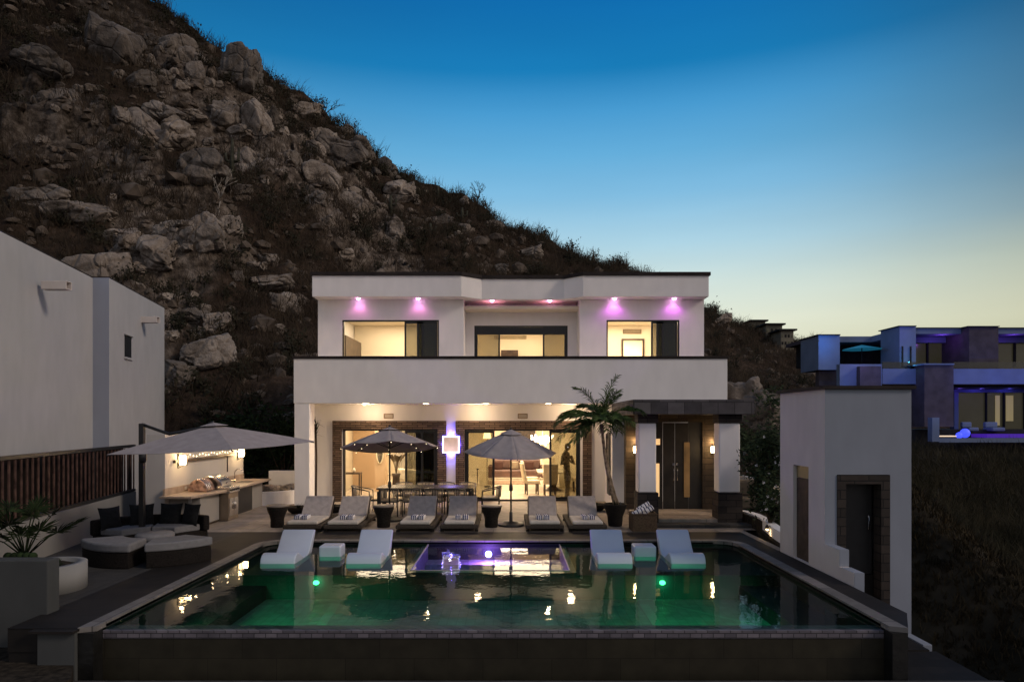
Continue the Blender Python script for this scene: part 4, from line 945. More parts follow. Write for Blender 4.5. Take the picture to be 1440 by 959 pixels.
lamp('violet_light', 'POINT', (x, 14.6, -.24), 90, (.42, .12, 1), o, .06); lamp('violet_light', 'POINT', (-1.3, 13.6, -.35), 6, (.12, .08, 1), o, .08); lamp('violet_light', 'POINT', (.75, 13.6, -.35), 2.5, (.12, .08, 1), o, .08)
# catch basin in front
o = thing('catch_basin', (0, 8, -1), 'dark overflow trough running below the infinity edge', 'trough')
mb = MB(); mb.box(-6.4, 6.2, 8.2, 8.62, -1.6, -.62); mb.build('lip', mat('grey_trough_stone', (.075,.07,.07), .8, .2, 4), o, .01)
mb = MB(); mb.box(-6.4, 6.2, 8.62, 8.93, -1.6, -1.1); mb.build('basin_floor', DARKW, o)
MB().quad((-5.5, 8.62, -.8), (5.2, 8.62, -.8), (5.2, 8.93, -.8), (-5.5, 8.93, -.8)).build('water', WATER, o)
# lower apron on the right and left
tag(MB().box(5.09, 7.3, 7.0, 8.9, -1.6, -1.15).build('lower_path', DECK), kind='structure')
tag(MB().box(5.46, 6.95, 9.0, 11.19, -1.6, -1.12).build('lower_landing', DECK), kind='structure')
tag(MB().prism([(-12,6.0),(-5.3,6.0),(-5.3,8.2),(-5.56,8.65),(-6.03,8.65),(-6.03,9.33),(-12,9.33)], -1.6, -.44).build('planting_bed', SOIL), kind='structure')
# overflow water at the right front corner
m_ = MB(); N_ = 10
for i in range(N_): m_.add([(4.87+.02*i, 8.9, -.07),(4.89+.02*i, 8.9, -.07),(4.89+.02*i, 8.68, -.85),(4.87+.02*i, 8.68, -.85)], [(0,1,2,3)], True)
# ------------------------------------------------------------------ pavilion on the right
pav = thing('pavilion', (6.2, 12.5, 0), 'tall pale flat-topped pavilion with a stone-framed dark doorway at right', 'pavilion')
ZP = 3.21
mb = MB()
# left wall (plane x=5.5) with a door opening
def wally(mb, x0, x1, Y0, Y1, Z0, Z1, holes):
    ys = sorted(set([Y0, Y1]+[h[0] for h in holes]+[h[1] for h in holes]))
    for a, b_ in zip(ys, ys[1:]):
        c = (a+b_)/2; cuts = sorted([(h[2], h[3]) for h in holes if h[0] < c < h[1]]); z = Z0
        for h0, h1 in cuts:
            if h0 > z: mb.box(x0, x1, a, b_, z, h0)
            z = h1
        if z < Z1: mb.box(x0, x1, a, b_, z, Z1)
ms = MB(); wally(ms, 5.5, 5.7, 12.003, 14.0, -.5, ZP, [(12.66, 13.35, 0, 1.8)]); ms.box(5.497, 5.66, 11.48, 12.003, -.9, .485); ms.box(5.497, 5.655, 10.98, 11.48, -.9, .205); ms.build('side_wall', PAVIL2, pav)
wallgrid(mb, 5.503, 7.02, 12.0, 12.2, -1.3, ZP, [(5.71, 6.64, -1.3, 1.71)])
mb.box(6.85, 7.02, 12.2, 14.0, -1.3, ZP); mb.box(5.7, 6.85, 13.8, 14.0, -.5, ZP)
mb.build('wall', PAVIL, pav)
MB().prism([(5.44,11.95),(7.08,11.95),(7.08,14.06),(5.44,14.06)], ZP+.002, ZP+.06).build('roof_cap', TRIM, pav)
MB().box(5.7, 6.85, 12.2, 13.8, 1.95, 2.05).build('ceiling', DSTONE, pav)
mb = MB(); ringframe(mb, 5.711, 6.639, -1.2, 1.70, 11.985, 12.24, .155, False); mb.build('stone_surround', STONE2 if 'STONE2' in globals() else DSTONE, pav)
MB().box(5.87, 6.48, 12.3, 12.36, -.1, 1.54).build('door', BLACK, pav); MB().tube([(6.4,12.27,.7),(6.4,12.24,.72),(6.4,12.24,.95),(6.4,12.27,.97)], .012).build('handle', METAL, pav)
MB().box(5.56, 5.62, 12.70, 13.33, .0, 1.55).build('side_door', mat('brown_side_door', (.075,.055,.04), .6, .3, 5), pav)
MB().box(5.56, 5.64, 12.70, 13.33, 1.56, 1.79).build('transom', mat('dull_yellow_glass', (.20,.16,.06), .4), pav)
mb = MB(); mb.box(5.505, 5.664, 11.472, 11.998, .486, .49); mb.box(5.505, 5.664, 11.472, 11.479, .21, .486); mb.box(5.505, 5.664, 10.972, 11.4, .206, .21); mb.box(5.505, 5.664, 10.972, 10.979, -.9, .206); mb.build('stepped_wall', PAVIL, pav)  # thin skins put the cooler shaded tone on the step faces
mb = MB(); mb.box(5.715, 6.635, 12.28, 12.6, -1.3, -.11); mb.box(5.67, 6.85, 11.2, 12.27, -1.6, -1.10); mb.build('steps', DECK, pav)
MB().box(6.862, 7.018, 11.4, 11.998, -1.8, -1.08).build('low_wall', PAVIL, pav, .01)
# low curved wall behind the deck with path light
t = thing('low_garden_wall', (5.9, 16, 0), 'low white garden wall curving from the entry column to the pavilion', 'wall')
path = [(5.60,14.0),(5.72,14.9),(5.86,15.7),(6.0,16.5),(6.05,17.2),(5.98,17.8),(5.85,18.2)]; p2 = [(x+.2, y) for x, y in path]
strip(path, p2, 0, .31, 'wall', WHITE, False, t)
strip([(x-.006, y) for x, y in path], [(x+.0, y) for x, y in path], 0, .08, 'plinth', TRIM, False, t)
t = thing('garden_wall', (7, 20, 0), 'white sloping garden wall behind the flowering shrub', 'wall')
MB().add([P(1036,667,20.3), P(1110,684,18.5), P(1110,760,18.5), P(1036,760,20.3), P(1036,667,20.5)+Vector((.1,0,0)), P(1110,684,18.7)+Vector((.1,0,0)), P(1110,760,18.7)+Vector((.1,0,0)), P(1036,760,20.5)+Vector((.1,0,0))], [(3,2,1,0),(4,5,6,7),(0,1,5,4),(1,2,6,5)]).build('wall', WHITE, t)
tag(MB().box(5.95, 9.0, 14.2, 21.5, -.5, .27).build('raised_bed', SOIL), kind='structure')
t = thing('outdoor_sofa', (6.5, 18.2, .27), 'grey-brown outdoor sofa half hidden behind the right entry column', 'sofa')
SF = mat('brown_grey_fabric', (.10,.085,.065), .95, .15, 9)
MB().box(6.0, 7.4, 17.9, 18.7, .35, .62).build('seat', SF, t, .05); MB().box(6.0, 6.75, 18.5, 18.75, .62, 1.05).build('backrest', SF, t, .07); MB().box(6.03, 7.37, 17.95, 18.65, .27, .35).build('base', WICKER, t)
t = thing('path_light', P(1080, 743, 15), 'small hooded path light glowing on the low white wall', 'path light')
p = P(1080, 742, 15.3); p.x = 5.72; p.z = .24
MB().lathe([(.045,0),(.05,.03),(.03,.07),(.012,.09)], p, 12).build('hood', BRONZE, t); MB().ball(p+Vector((0,0,-.012)), .03).build('bulb', BULB, t); MB().tube([p+Vector((0,0,.05)), p+Vector((.1,0,.05))], .01).build('bracket', BRONZE, t)
lamp('path_lamp', 'SPOT', p+Vector((-.03,0,-.03)), 3, (1,.68,.35), t, .03, 120, (R(0), R(-30), 0))
# ------------------------------------------------------------------ left side: neighbour house, fence, planters
def fx(Y): return -6.85-.17*Y          # property line
nb = thing('neighbour_house', (-12, 18, 0), 'plain white windowless neighbour building behind the slatted fence, left edge', 'house')
ZN = 6.72
mb = MB()
def along(mb, a, b_, th, z0, z1):
    a = Vector((*a, 0)); b_ = Vector((*b_, 0)); d = (b_-a).normalized(); s_ = Vector((-d.y, d.x, 0))*th
    mb.prism([tuple(a.xy), tuple(b_.xy), tuple((b_+s_).xy), tuple((a+s_).xy)], z0, z1)
A = (-12.52, 24.6); B = (-11.45, 19.4); C_ = (-11.92, 19.4); D = (-10.2, 10.8)
mb.prism([A, B, C_, D, (-22, 10.8), (-22, 24.6)], -1, ZN)
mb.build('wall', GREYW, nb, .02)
MB().box(C_[0]-.0, B[0]+.004, 19.392, 19.399, -1, ZN-.004).build('return_skylight_skin', GREYB, nb)  # thin skin added to carry the painted bluish skylight
MB().prism([A, B, C_, D, (-22, 10.8), (-22, 24.6)], ZN+.001, ZN+.03).build('roof', TRIM, nb)
def scupper(px, py, Y):
    p = P(px, py, Y); m_ = MB(); L = .6
    for s_ in (-1, 1): m_.box(p.x, p.x+L, p.y+s_*.10-.01, p.y+s_*.10+.01, p.z-.10, p.z+.10)
    m_.box(p.x, p.x+L, p.y-.09, p.y+.09, p.z-.10, p.z-.08); m_.box(p.x, p.x+L, p.y-.09, p.y+.09, p.z+.08, p.z+.10)
    return m_
Ys = 16.3; scupper(62, 402, Ys).build('roof_spout', PAVIL2, nb, .01); scupper(197, 450, 22.2).build('roof_spout', PAVIL2, nb, .01)
p = P(177, 488, 20.9); wd = Vector((-.2, .98, 0)); wx = MB()
wn = wd.normalized(); nrm = Vector((.98, .2, 0)).normalized()
def wallbox(mb, c, u, nrm, hu, hz, d0, d1):
    vs = []
    for z in (-hz, hz):
        for a, b_ in ((-hu, d0), (hu, d0), (hu, d1), (-hu, d1)): vs.append(c+u*a+nrm*b_+Vector((0,0,z)))
    mb.add(vs, [(3,2,1,0),(4,5,6,7),(0,1,5,4),(1,2,6,5),(2,3,7,6),(3,0,4,7)])
c = Vector((-11.45-.2058*(20.9-19.4)+.0, 20.9, p.z))
wallbox(wx, c, wn, nrm, .30, .34, -.04, .004); q = wx.build('window', BLACK, nb); wx = MB(); wallbox(wx, c+Vector((0,0,-.355)), wn, nrm, .34, .03, -.04, .05); wallbox(wx, c+Vector((0,0,.36)), wn, nrm, .36, .02, -.04, .06); wx.build('sill', GREYW, q)
# property wall with slat fence
pw_ = thing('boundary_wall', (fx(14), 14, 0), 'low plastered boundary wall running back along the left terrace', 'wall')
mb = MB(); along(mb, (fx(8), 8), (fx(18), 18), .18, -.6, .80)
mb.v = mb.v; mb.build('wall', stucco('dim_render', (.24,.235,.22), .08), pw_)
ft = thing('slatted_fence', (fx(13), 13, .8), 'dark reddish vertical slat fence on top of the boundary wall', 'fence')
mb = MB(); Y = 8.0
u = Vector((-.17, 1, 0)).normalized(); nn = Vector((1, .17, 0)).normalized()
k = 0
while Y < 18.0:
    c = Vector((fx(Y), Y, 1.39)); wallbox(mb, c, u, nn, .028, .56, -.07, -.05); Y += .2
mb.build('slats', WOODF, ft)
mb = MB(); c = Vector((fx(13), 13, 2.0)); wallbox(mb, c, u, nn, 5.1, .035, -.11, -.02); wallbox(mb, Vector((fx(13), 13, .84)), u, nn, 5.1, .03, -.11, -.02); mb.build('rail', BLACK, ft)
for Y in (8.5, 11, 13.5, 15.8, 17.95):
    mb = MB(); wallbox(mb, Vector((fx(Y), Y, 1.42)), u, nn, .04, .6, -.16, -.1); mb.build('post', BLACK, ft)
mb = MB(); c = Vector((fx(13)-.35, 13, 1.4)); wallbox(mb, c, u, nn, 5.1, .6, -.02, .0); tag(mb.build('fence_shade_sheet', mat('fence_shadow_screen', (.012,.008,.006), 1)), 'dark sheet added behind the slatted fence as shade in the gaps', 'screen')  # black sheet added for the shaded gaps between the slats
# planter wall at lower left
pl = thing('planter', (-7, 9.6, 0), 'tall grey plastered planter wall at the lower left corner', 'planter')
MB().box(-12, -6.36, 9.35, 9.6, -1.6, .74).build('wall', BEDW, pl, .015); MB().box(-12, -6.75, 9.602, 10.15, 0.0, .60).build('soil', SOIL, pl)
pc = thing('round_planter', (-7.35, 10.75, 0), 'low curved white planter behind the tall planter wall', 'planter')
MB().lathe([(.57,0),(.57,.41),(.45,.42),(.45,.35),(.01,.35)], (-7.35, 10.75, 0), 36).build('wall', RPLANT, pc); MB().lathe([(.44,.352),(.3,.40),(.01,.41)], (-7.35,10.75,0), 20).build('soil', SOIL, pc)
# ------------------------------------------------------------------ white in-pool loungers
PR = [(0,-.17),(-.01,-.10),(.03,.02),(.10,.085),(.20,.115),(.30,.10),(.45,.02),(.60,-.045),(.78,-.07),(.95,-.03),(1.08,.08),(1.22,.24),(1.36,.38),(1.43,.415),(1.48,.39),(1.40,.24),(1.28,.06),(1.16,-.10),(1.12,-.17)]
def resin_lounger(X, label):
    t = thing('pool_lounger', (0,0,0), label, 'pool lounger', 'white loungers on the shallow pool shelf')
    o = MB().profx([(y*.95, z if z < 0 else z*.90) for y, z in PR], -.335, .335, True).build('body', RESIN, t, .03, segs=3)
    t.location = (X, 13.02, 0); return t
r0 = resin_lounger(-4.48, 'white moulded pool lounger, leftmost one in the water')
dup(r0, (-2.84, 13.02, 0), 'white moulded pool lounger between the left side cube and the spa')
dup(r0, (1.97, 13.02, 0), 'white moulded pool lounger just right of the spa')
dup(r0, (3.37, 13.02, 0), 'white moulded pool lounger, rightmost one in the water')
s0 = thing('pool_side_table', (-3.66, 13.9, 0), 'white cube side table standing in the water between the two left loungers', 'side table', 'white cube tables in the pool')
m_ = MB(); m_.box(-.22,.22,-.2,.2,-.17,.14); c_ = m_.v; s_keep = s0.location.copy(); s0.location = (0,0,0); m_.build('body', RESIN, s0, .035, segs=3); s0.location = s_keep
dup(s0, (2.68, 13.9, 0), 'white cube side table standing in the water between the two right loungers')
# ------------------------------------------------------------------ terrace chaises
def chaise():
    t = thing('chaise_lounge', (0,0,0), 'x', 'chaise lounge', 'taupe chaise lounges along the terrace')
    m_ = MB(); m_.box(-.46,.46,.0,2.0,.07,.165)
    m_.build('base', WICKB, t, .02)
    for sx in (-.45,.37):
        for y in (.03, 1.85): MB().box(sx, sx+.08, y, y+.1, 0, .05).build('leg', WICKER, t)
    MB().box(-.365,.365,.02,1.08,.172,.255).build('seat_cushion', CUSHL, t, .03, segs=3)
    MB().profx([(1.06,.18),(1.10,.27),(1.56,.70),(1.63,.665),(1.20,.20)], -.36, .36).build('back_cushion', CUSHB, t, .025, segs=3)
    MB().profx([(1.2,.172),(1.62,.62),(1.66,.60),(1.28,.172)], -.375, .375).build('back_frame', WICKB, t)
    return t
labs = ['taupe chaise lounge at the far left end of the row', 'taupe chaise lounge second from the left, beside the lit-topped drum table', 'taupe chaise lounge third from the left, in front of the dining table', 'taupe chaise lounge fourth from the left, beside the middle drum table', 'taupe chaise lounge just right of the standing umbrella', 'taupe chaise lounge at the right end, beside the potted palm']
xs_ = [-5.02, -4.04, -2.31, -1.28, .80, 1.83]
c0 = chaise(); c0.location = (xs_[0], 16.3, 0); c0['label'] = labs[0]
for x, lb in zip(xs_[1:], labs[1:]): dup(c0, (x+rb.uniform(-.02,.02), 16.3+rb.uniform(-.03,.04), 0), lb, R(rb.uniform(-1.6,1.6)))
def towel(loc, label):
    t = thing('rolled_towel', (0,0,0), label, 'towel', 'striped towels on the chaise lounges')
    for i in (-1, 1):
        b = MB().box(i*.09-.075, i*.09+.075, -.16, .16, .0, .10).build('roll', TOWEL, t, .03, segs=3)
        for k in (-.02,): MB().box(i*.09-.078, i*.09+.078, -.163, .163, .0, .103).build('x', NAVY, b) if False else None
        m_ = MB(); 
        for sx in (-.045, .0, .045): m_.box(i*.09+sx-.013, i*.09+sx+.013, -.164, .164, .006, .1035)
        m_.build('stripe', NAVY, b, .01)
    t.location = loc; return t
tl = ['pale folded towels on the leftmost chaise lounge', 'folded navy-striped towels on the second chaise from the left', 'folded navy-striped towels on the third chaise from the left', 'folded navy-striped towels on the fourth chaise from the left', 'folded navy-striped towels on the chaise right of the umbrella', 'folded navy-striped towels on the chaise at the right end']
t0 = towel((xs_[0], 16.75, .255), tl[0]); t0.location.x -= .12
for x, lb in zip(xs_[1:], tl[1:]): dup(t0, (x+rb.uniform(-.06,.08), 16.72, .255), lb, rb.uniform(-.08,.08))
# ------------------------------------------------------------------ drum tables
def drum():
    t = thing('drum_table', (0,0,0), 'x', 'drum table', 'dark tapered drum tables between the chaises')
    MB().lathe([(.15,0),(.165,.03),(.165,.2),(.19,.3),(.235,.40),(.25,.47),(.25,.51)], (0,0,0), 28).build('body', WICKER, t)
    MB().lathe([(.265,.512),(.27,.525),(.265,.545),(.01,.546)], (0,0,0), 28).build('tabletop', mat('stone_tabletop', (.20,.165,.13), .5, .15, 6) if 'stone_tabletop' not in MATS else MATS['stone_tabletop'], t)
    return t
d0 = drum(); d0.location = (P(390,0,17.1).x, 17.1, 0); d0['label'] = 'dark tapered drum table left of the first chaise lounge'
dup(d0, (P(539.5,0,17.1).x, 17.1, 0), 'dark tapered drum table with a lit pale top, left of the third chaise'); dup(d0, (P(691,0,17.1).x, 17.1, 0), 'dark tapered drum table left of the standing umbrella base')
# low bowls near the wall
for i, (px, py, Y) in enumerate(((419,721,19.6),(468,721,19.8),(838,718,20.2))):
    p = P(px, 0, Y); t = thing('planter_bowl', (p.x, Y, 0), ['dark shallow planter bowl left of the first chaise','dark shallow planter bowl between the first two chaises','dark shallow planter bowl behind the rightmost chaise'][i], 'planter bowl')
    MB().lathe([(.16,0),(.27,.08),(.33,.2),(.31,.2),(.2,.15),(.01,.15)], (p.x,Y,0), 22).build('bowl', WICKER, t); m_ = MB(); tuft(m_, Vector((p.x,Y,.12)), .2, rb, 30, 1.3); m_.build('leaf', LEAFD, t)
# ------------------------------------------------------------------ umbrellas
def umbrella(loc, label, rad, top, drop, tilt=(0,0), lights=False, n_=8, phase=0):
    t = thing('patio_umbrella', loc, label, 'umbrella', None)
    x, y, _ = loc; hub = Vector((x, y, top))
    M = Matrix.Rotation(tilt[0], 3, 'X') @ Matrix.Rotation(tilt[1], 3, 'Y')
    def pt(a, f, sag=0): return hub+M @ Vector((rad*f*math.cos(a), rad*f*math.sin(a), -drop*(f**1.12)-sag))
    A_ = [phase+2*math.pi*k/n_ for k in range(n_)]; m_ = MB(); NF = 7
    for k in range(n_):
        a0, a1 = A_[k], A_[k]+2*math.pi/n_
        vs = []; fs = []
        for i in range(NF+1):
            f = .16+.84*i/NF
            for j in range(7):
                q = j/6; p0 = pt(a0, f); p1 = pt(a1, f); p_ = p0.lerp(p1, q)-Vector((0,0,.035*f*math.sin(math.pi*q))); 
                p_ += (hub-Vector((0,0,drop*f))-p_)*(.03*math.sin(math.pi*q)*f); vs.append(p_)
        for i in range(NF):
            for j in range(6): a = i*7+j; fs.append((a, a+1, a+8, a+7)[::-1])
        m_.add(vs, fs, True)
    cn = m_.build('canopy', CANOPY, t, solid=.006)
    m_ = MB()
    for k in range(n_):
        a0, a1 = A_[k], A_[k]+2*math.pi/n_; m_.add([hub+Vector((0,0,.035)), pt(a0,.24)+Vector((0,0,.03)), pt(a1,.24)+Vector((0,0,.03))], [(0,1,2)])
    m_.build('vent_cap', CANOPY, cn, solid=.005)
    for k in range(n_):
        MB().tube([pt(A_[k],.05,.03), pt(A_[k],1,.025)], .009, 5).build('rib', BLACK, t)
    mid = pt(0, .5)-hub; zc = top-.42
    m_ = MB()
    for k in range(n_): m_.tube([(x,y,zc-.12), pt(A_[k],.52,.03)], .007, 5)
    m_.build('strut', BLACK, t)
    MB().tube([(x,y,.06),(x,y,top+.0)], .022, 10).build('pole', BLACK, t); MB().ball((x,y,top+.05), .035).build('finial', BLACK, t)
    MB().lathe([(.045,.88),(.05,.93),(.045,1.02),(.025,1.05)], (x,y,0), 12).build('crank_box', BLACK, t)
    MB().lathe([(.33,0),(.34,.03),(.31,.055),(.20,.07),(.18,.1),(.05,.11),(.04,.34),(.02,.35)], (x,y,0), 28).build('base', BLACK, t)
    if lights:
        m_ = MB()
        for k in range(n_):
            for f in (.5,.66,.82,.985): m_.ball(pt(A_[k], f, .05), .008, 6, 4)
        m_.build('string_bulbs', BULBS, cn)
    return t
umbrella((P(548,0,18.2).x, 18.2, 0), 'mauve-grey market umbrella with tiny rim lights, left, over the dining table', 1.28, 2.46, .50, tilt=(R(-9), R(-2)), lights=True, phase=.2)
umbrella((P(718.5,0,17.35).x, 17.35, 0), 'mauve-grey market umbrella on a dark pole in the middle of the terrace', 1.20, 2.41, .56, tilt=(R(5), R(2)), phase=.15)
# big cantilever umbrella
t = thing('cantilever_umbrella', (-7.75, 14.3, 0), 'large square cantilever umbrella with dark mast over the lounge corner', 'umbrella')
Lc, Fc, Rc, Bc = P(150,639,12.95), P(327,632,12.31), P(442,620,15.0), Vector((-7.03,15.69,2.12)); Ap = P(300,597.5,14.0)
cor = [Lc, Fc, Rc, Bc]
m_ = MB()
for k in range(4):
    p0, p1 = cor[k], cor[(k+1)%4]; vs = []; fs = []; NF, NJ = 10, 12
    for i in range(NF+1):
        f = .07+.93*i/NF
        for j in range(NJ+1):
            q = j/NJ; a = Ap.lerp(p0, f); b_ = Ap.lerp(p1, f); v = a.lerp(b_, q)+Vector((0,0,.012*math.sin(math.pi*f)-.02*math.sin(math.pi*q)*f)); vs.append(v)
    for i in range(NF):
        for j in range(NJ): a = i*(NJ+1)+j; fs.append((a, a+1, a+NJ+2, a+NJ+1)[::-1])
    m_.add(vs, fs, False)
cn = m_.build('canopy', CANOPY, t, solid=.007)
m_ = MB()
for k in range(4): m_.add([Ap+Vector((0,0,.05)), Ap.lerp(cor[k],.14)+Vector((0,0,.05)), Ap.lerp(cor[(k+1)%4],.14)+Vector((0,0,.05))], [(0,1,2)])
m_.build('vent_cap', CANOPY, cn, solid=.005)
for k in range(4): MB().tube([Ap-Vector((0,0,.02)), cor[k]-Vector((0,0,.03))], .014, 6).build('rib', BLACK, t)
m_ = MB(); m_.box(-7.80,-7.70,14.25,14.35,.08,2.60); m_.build('mast', BLACK, t, .01)
MB().box(-8.3,-7.2,13.8,14.8,0,.08).build('base', BLACK, t, .01)
m_ = MB(); m_.tube([(-7.75,14.3,2.58),(-7.1,14.15,2.38),(-6.4,14.05,2.5),(Ap.x,Ap.y,2.62)], .032, 8); m_.build('arm', BLACK, t); MB().tube([(-7.72,14.3,1.95),(-7.0,14.1,2.2)], .02, 8).build('brace', BLACK, t)
MB().lathe([(.05,1.78),(.075,1.83),(.075,1.98),(.05,2.02)], (-7.70,14.24,0), 10).build('crank_box', BLACK, t)
# ------------------------------------------------------------------ outdoor dining
t = thing('outdoor_dining_table', (-2.5, 19.8, 0), 'long dark outdoor dining table with thick square legs under the left umbrella', 'table')
MB().box(-3.86,-1.12,19.4,20.4,.70,.75).build('tabletop', mat('dark_table_top', (.09,.08,.065), .25, .2, 4), t, .006)
MB().box(-3.80,-1.18,19.45,20.35,.64,.70).build('apron', BLACK, t)
for x in (-3.84,-1.24):
    for y in (19.42,20.28): MB().box(x, x+.1, y, y+.1, 0, .64).build('leg', BLACK, t)
def ochair(lab):
    t = thing('rope_armchair', (0,0,0), lab, 'chair', 'rope-backed armchairs round the outdoor dining table')
    m_ = MB()
    for sx in (-.26,.26): m_.tube([(sx,-.24,0),(sx,-.25,.40),(sx*.98,-.24,.62),(sx*.95,-.1,.665),(sx*.98,.12,.70),(sx*.85,.26,.745),(sx*.4,.31,.76),(0,.32,.765)], .016, 7)
    m_.build('arm_frame', BLACK, t)
    for sx in (-.24,.24): MB().tube([(sx,.24,0),(sx*.98,.25,.72)], .016, 7).build('leg', BLACK, t)
    MB().box(-.25,.25,-.24,.25,.385,.41).build('seat_frame', BLACK, t, .008); MB().box(-.235,.235,-.235,.235,.412,.465).build('seat_cushion', ROPE, t, .02)
    m_ = MB()
    for k in range(15):
        a = -1.2+2.4*k/14; x = .27*math.sin(a); y = .10+.21*math.cos(a); m_.tube([(x*.95,y-.02,.46),(x,y,.745)], .011, 5)
    m_.build('backrest', ROPE, t); return t
ch = ochair('rope-backed armchair at the left head of the outdoor table'); ch.location = (-4.35, 19.9, 0); ch.rotation_euler = (0,0,R(90))
dup(ch, (-.62, 19.85, 0), 'rope-backed armchair at the right head of the outdoor table', R(-90))
nm = ['first from the left', 'second from the left', 'third from the left', 'fourth from the left']
for k in range(4):
    dup(ch, (-3.42+.62*k, 19.2, 0), 'rope-backed armchair on the pool side of the table, '+nm[k], R(180)); dup(ch, (-3.3+.65*k, 20.75, 0), 'rope-backed armchair on the house side of the table, '+nm[k], 0)
# ------------------------------------------------------------------ curved lounge set
C0 = Vector((-7.35, 13.7, 0))
t = thing('curved_sofa', (C0.x, C0.y, 0), 'dark wicker curved sofa with grey seat cushions under the cantilever umbrella', 'sofa')
MB().sector(C0, .62, 1.33, 55, 165, .0, .30).build('base', WICKER, t, .02)
MB().sector(C0, .60, 1.18, 57, 108, .302, .44).build('seat_cushion', CUSHG, t, .05, segs=3); MB().sector(C0, .60, 1.18, 110, 163, .302, .44).build('seat_cushion', CUSHG, t, .05, segs=3)
MB().sector(C0, 1.20, 1.34, 52, 168, .30, .62).build('backrest', WICKER, t, .04, segs=3)
def pillow(loc, rz, lab, s=.24):
    o = MB(); N_ = 8; vs = []
    for side in (1, -1):
        for i in range(N_+1):
            for j in range(N_+1):
                u_ = i/N_*2-1; v_ = j/N_*2-1; pinch = 1-.08*(1-abs(u_*v_)); d = .075*(1-u_**4)*(1-v_**4)
                vs.append((s*u_*(1-.10*(1-v_*v_)*abs(u_)) , side*d, s*v_*(1-.10*(1-u_*u_)*abs(v_))))
    M_ = (N_+1)**2; fs = []
    for i in range(N_):
        for j in range(N_): a = i*(N_+1)+j; fs += [(a, a+N_+1, a+N_+2, a+1), (M_+a, M_+a+1, M_+a+N_+2, M_+a+N_+1)]
    o.add(vs, fs, True); q = o.build('throw_pillow', PILLOW); q.location = loc; q.rotation_euler = (R(-14), 0, rz); tag(q, lab, 'pillow', None); return q
for a, lb in ((155,'black pillow at the left end of the curved sofa'),(122,'black pillow second from the left on the curved sofa'),(92,'black pillow third from the left on the curved sofa'),(66,'black pillow at the right end of the curved sofa')):
    pillow(C0+Vector((1.08*math.cos(R(a)), 1.08*math.sin(R(a)), .64)), R(a-90), lb)
t = thing('round_ottoman', (-6.95, 13.45, 0), 'round wicker ottoman with a grey cushion in the middle of the curved set', 'ottoman')
MB().lathe([(.33,0),(.34,.02),(.34,.33),(.33,.34)], (-6.98,13.35,0), 30).build('base', WICKER, t); MB().lathe([(.33,.342),(.35,.36),(.35,.44),(.32,.47),(.01,.475)], (-6.98,13.35,0), 30).build('cushion', CUSHG, t)
C1 = Vector((-6.95, 13.55, 0))
for a0, a1, lb in ((-146,-86,'crescent wicker ottoman with grey cushion, front left of the curved set'), (-74,-24,'crescent wicker ottoman with grey cushion, nearest the pool')):
    am = R((a0+a1)/2); t = thing('crescent_ottoman', (C1.x+math.cos(am), C1.y+math.sin(am), 0), lb, 'ottoman')
    MB().sector(C1, .66, 1.34, a0, a1, 0, .29).build('base', WICKER, t, .02); MB().sector(C1, .65, 1.36, a0-1, a1+1, .292, .45).build('cushion', CUSHG, t, .05, segs=3)
# ------------------------------------------------------------------ outdoor kitchen
kw = thing('kitchen_wall', (-8.6, 19, 0), 'white wall of the outdoor kitchen lit by two sconces and a bulb string', 'wall')
mb = MB(); mb.box(-8.66, -8.5, 16.9, 21.6, 0, 2.32); mb.box(-8.95, -8.5, 16.72, 16.898, 0, 2.32); mb.build('wall', KWALL, kw)
MB().box(-8.49, -8.42, 17.1, 20.7, 1.60, 1.67).build('shelf', WOODD, kw, .004)
mb = MB()
for k in range(19): mb.ball((-8.38, 17.6+.18*k, 1.745+.03*math.sin(k*1.7)), .012, 7, 5, sz=1.3)
mb.build('string_bulbs', BULBS, kw)
MB().tube([(-8.40,20.15,1.62),(-8.40,20.15,1.15)], .02).build('hook_rail', WOODD, kw)
for yy in (17.9, 18.9, 19.9): lamp('string_light', 'POINT', (-8.3, yy, 1.74), 1.6, (1, .70, .36), kw, .03)
lantern((-8.5, 17.35, 1.66), 'caged wall sconce at the near end of the outdoor kitchen', 'kitchen sconces', 16, .95, (1, 0)); lantern((-8.5, 21.1, 1.66), 'caged wall sconce at the far end of the outdoor kitchen', 'kitchen sconces', 18, .95, (1, 0))
ct = thing('kitchen_counter', (-8, 19, 0), 'outdoor kitchen counter with stone top and white base', 'counter')
CTOP = mat('tan_stone_top', (.40,.31,.23), .45, .15, 6)
mb = MB(); mb.prism([(-8.49,16.4),(-7.70,16.4),(-7.52,17.75),(-7.52,18.02),(-8.49,18.02)], .78, .835); mb.prism([(-8.49,18.72),(-7.52,18.72),(-7.62,21.6),(-8.49,21.6)], .78, .835); mb.build('countertop', CTOP, ct, .006)
MB().box(-8.49, -8.44, 16.6, 21.5, .836, 1.0).build('backsplash', CTOP, ct)
CR_ = stucco('counter_render', (.30,.285,.26), .08)
for bb in ((-7.72, 16.9, 18.0, .06), (-7.78, 18.74, 19.3, 0), (-7.82, 20.5, 21.4, 0)): MB().box(-8.49, bb[0], bb[1], bb[2], bb[3], .779).build('base', CR_, ct, .01)
MB().box(-8.4, -7.80, 19.302, 20.498, .0, .76).build('fridge_bay', BLACK, ct); MB().box(-8.49, -7.76, 16.93, 17.98, 0, .06).build('plinth', WOODD, ct)
MB().box(-7.775,-7.755,18.80,19.25,.1,.7).build('cabinet_door', mat('brushed_door', (.25,.2,.15), .4, .1, 3, metal=.6), ct)
MB().box(-8.0, -7.93, 16.87, 16.897, .62, .74).build('outlet', mat('outlet_white', (.75,.75,.72), .5), ct)
MB().box(-8.439,-8.43,17.6,17.7,.88,.96).build('outlet', MATS['outlet_white'], ct)
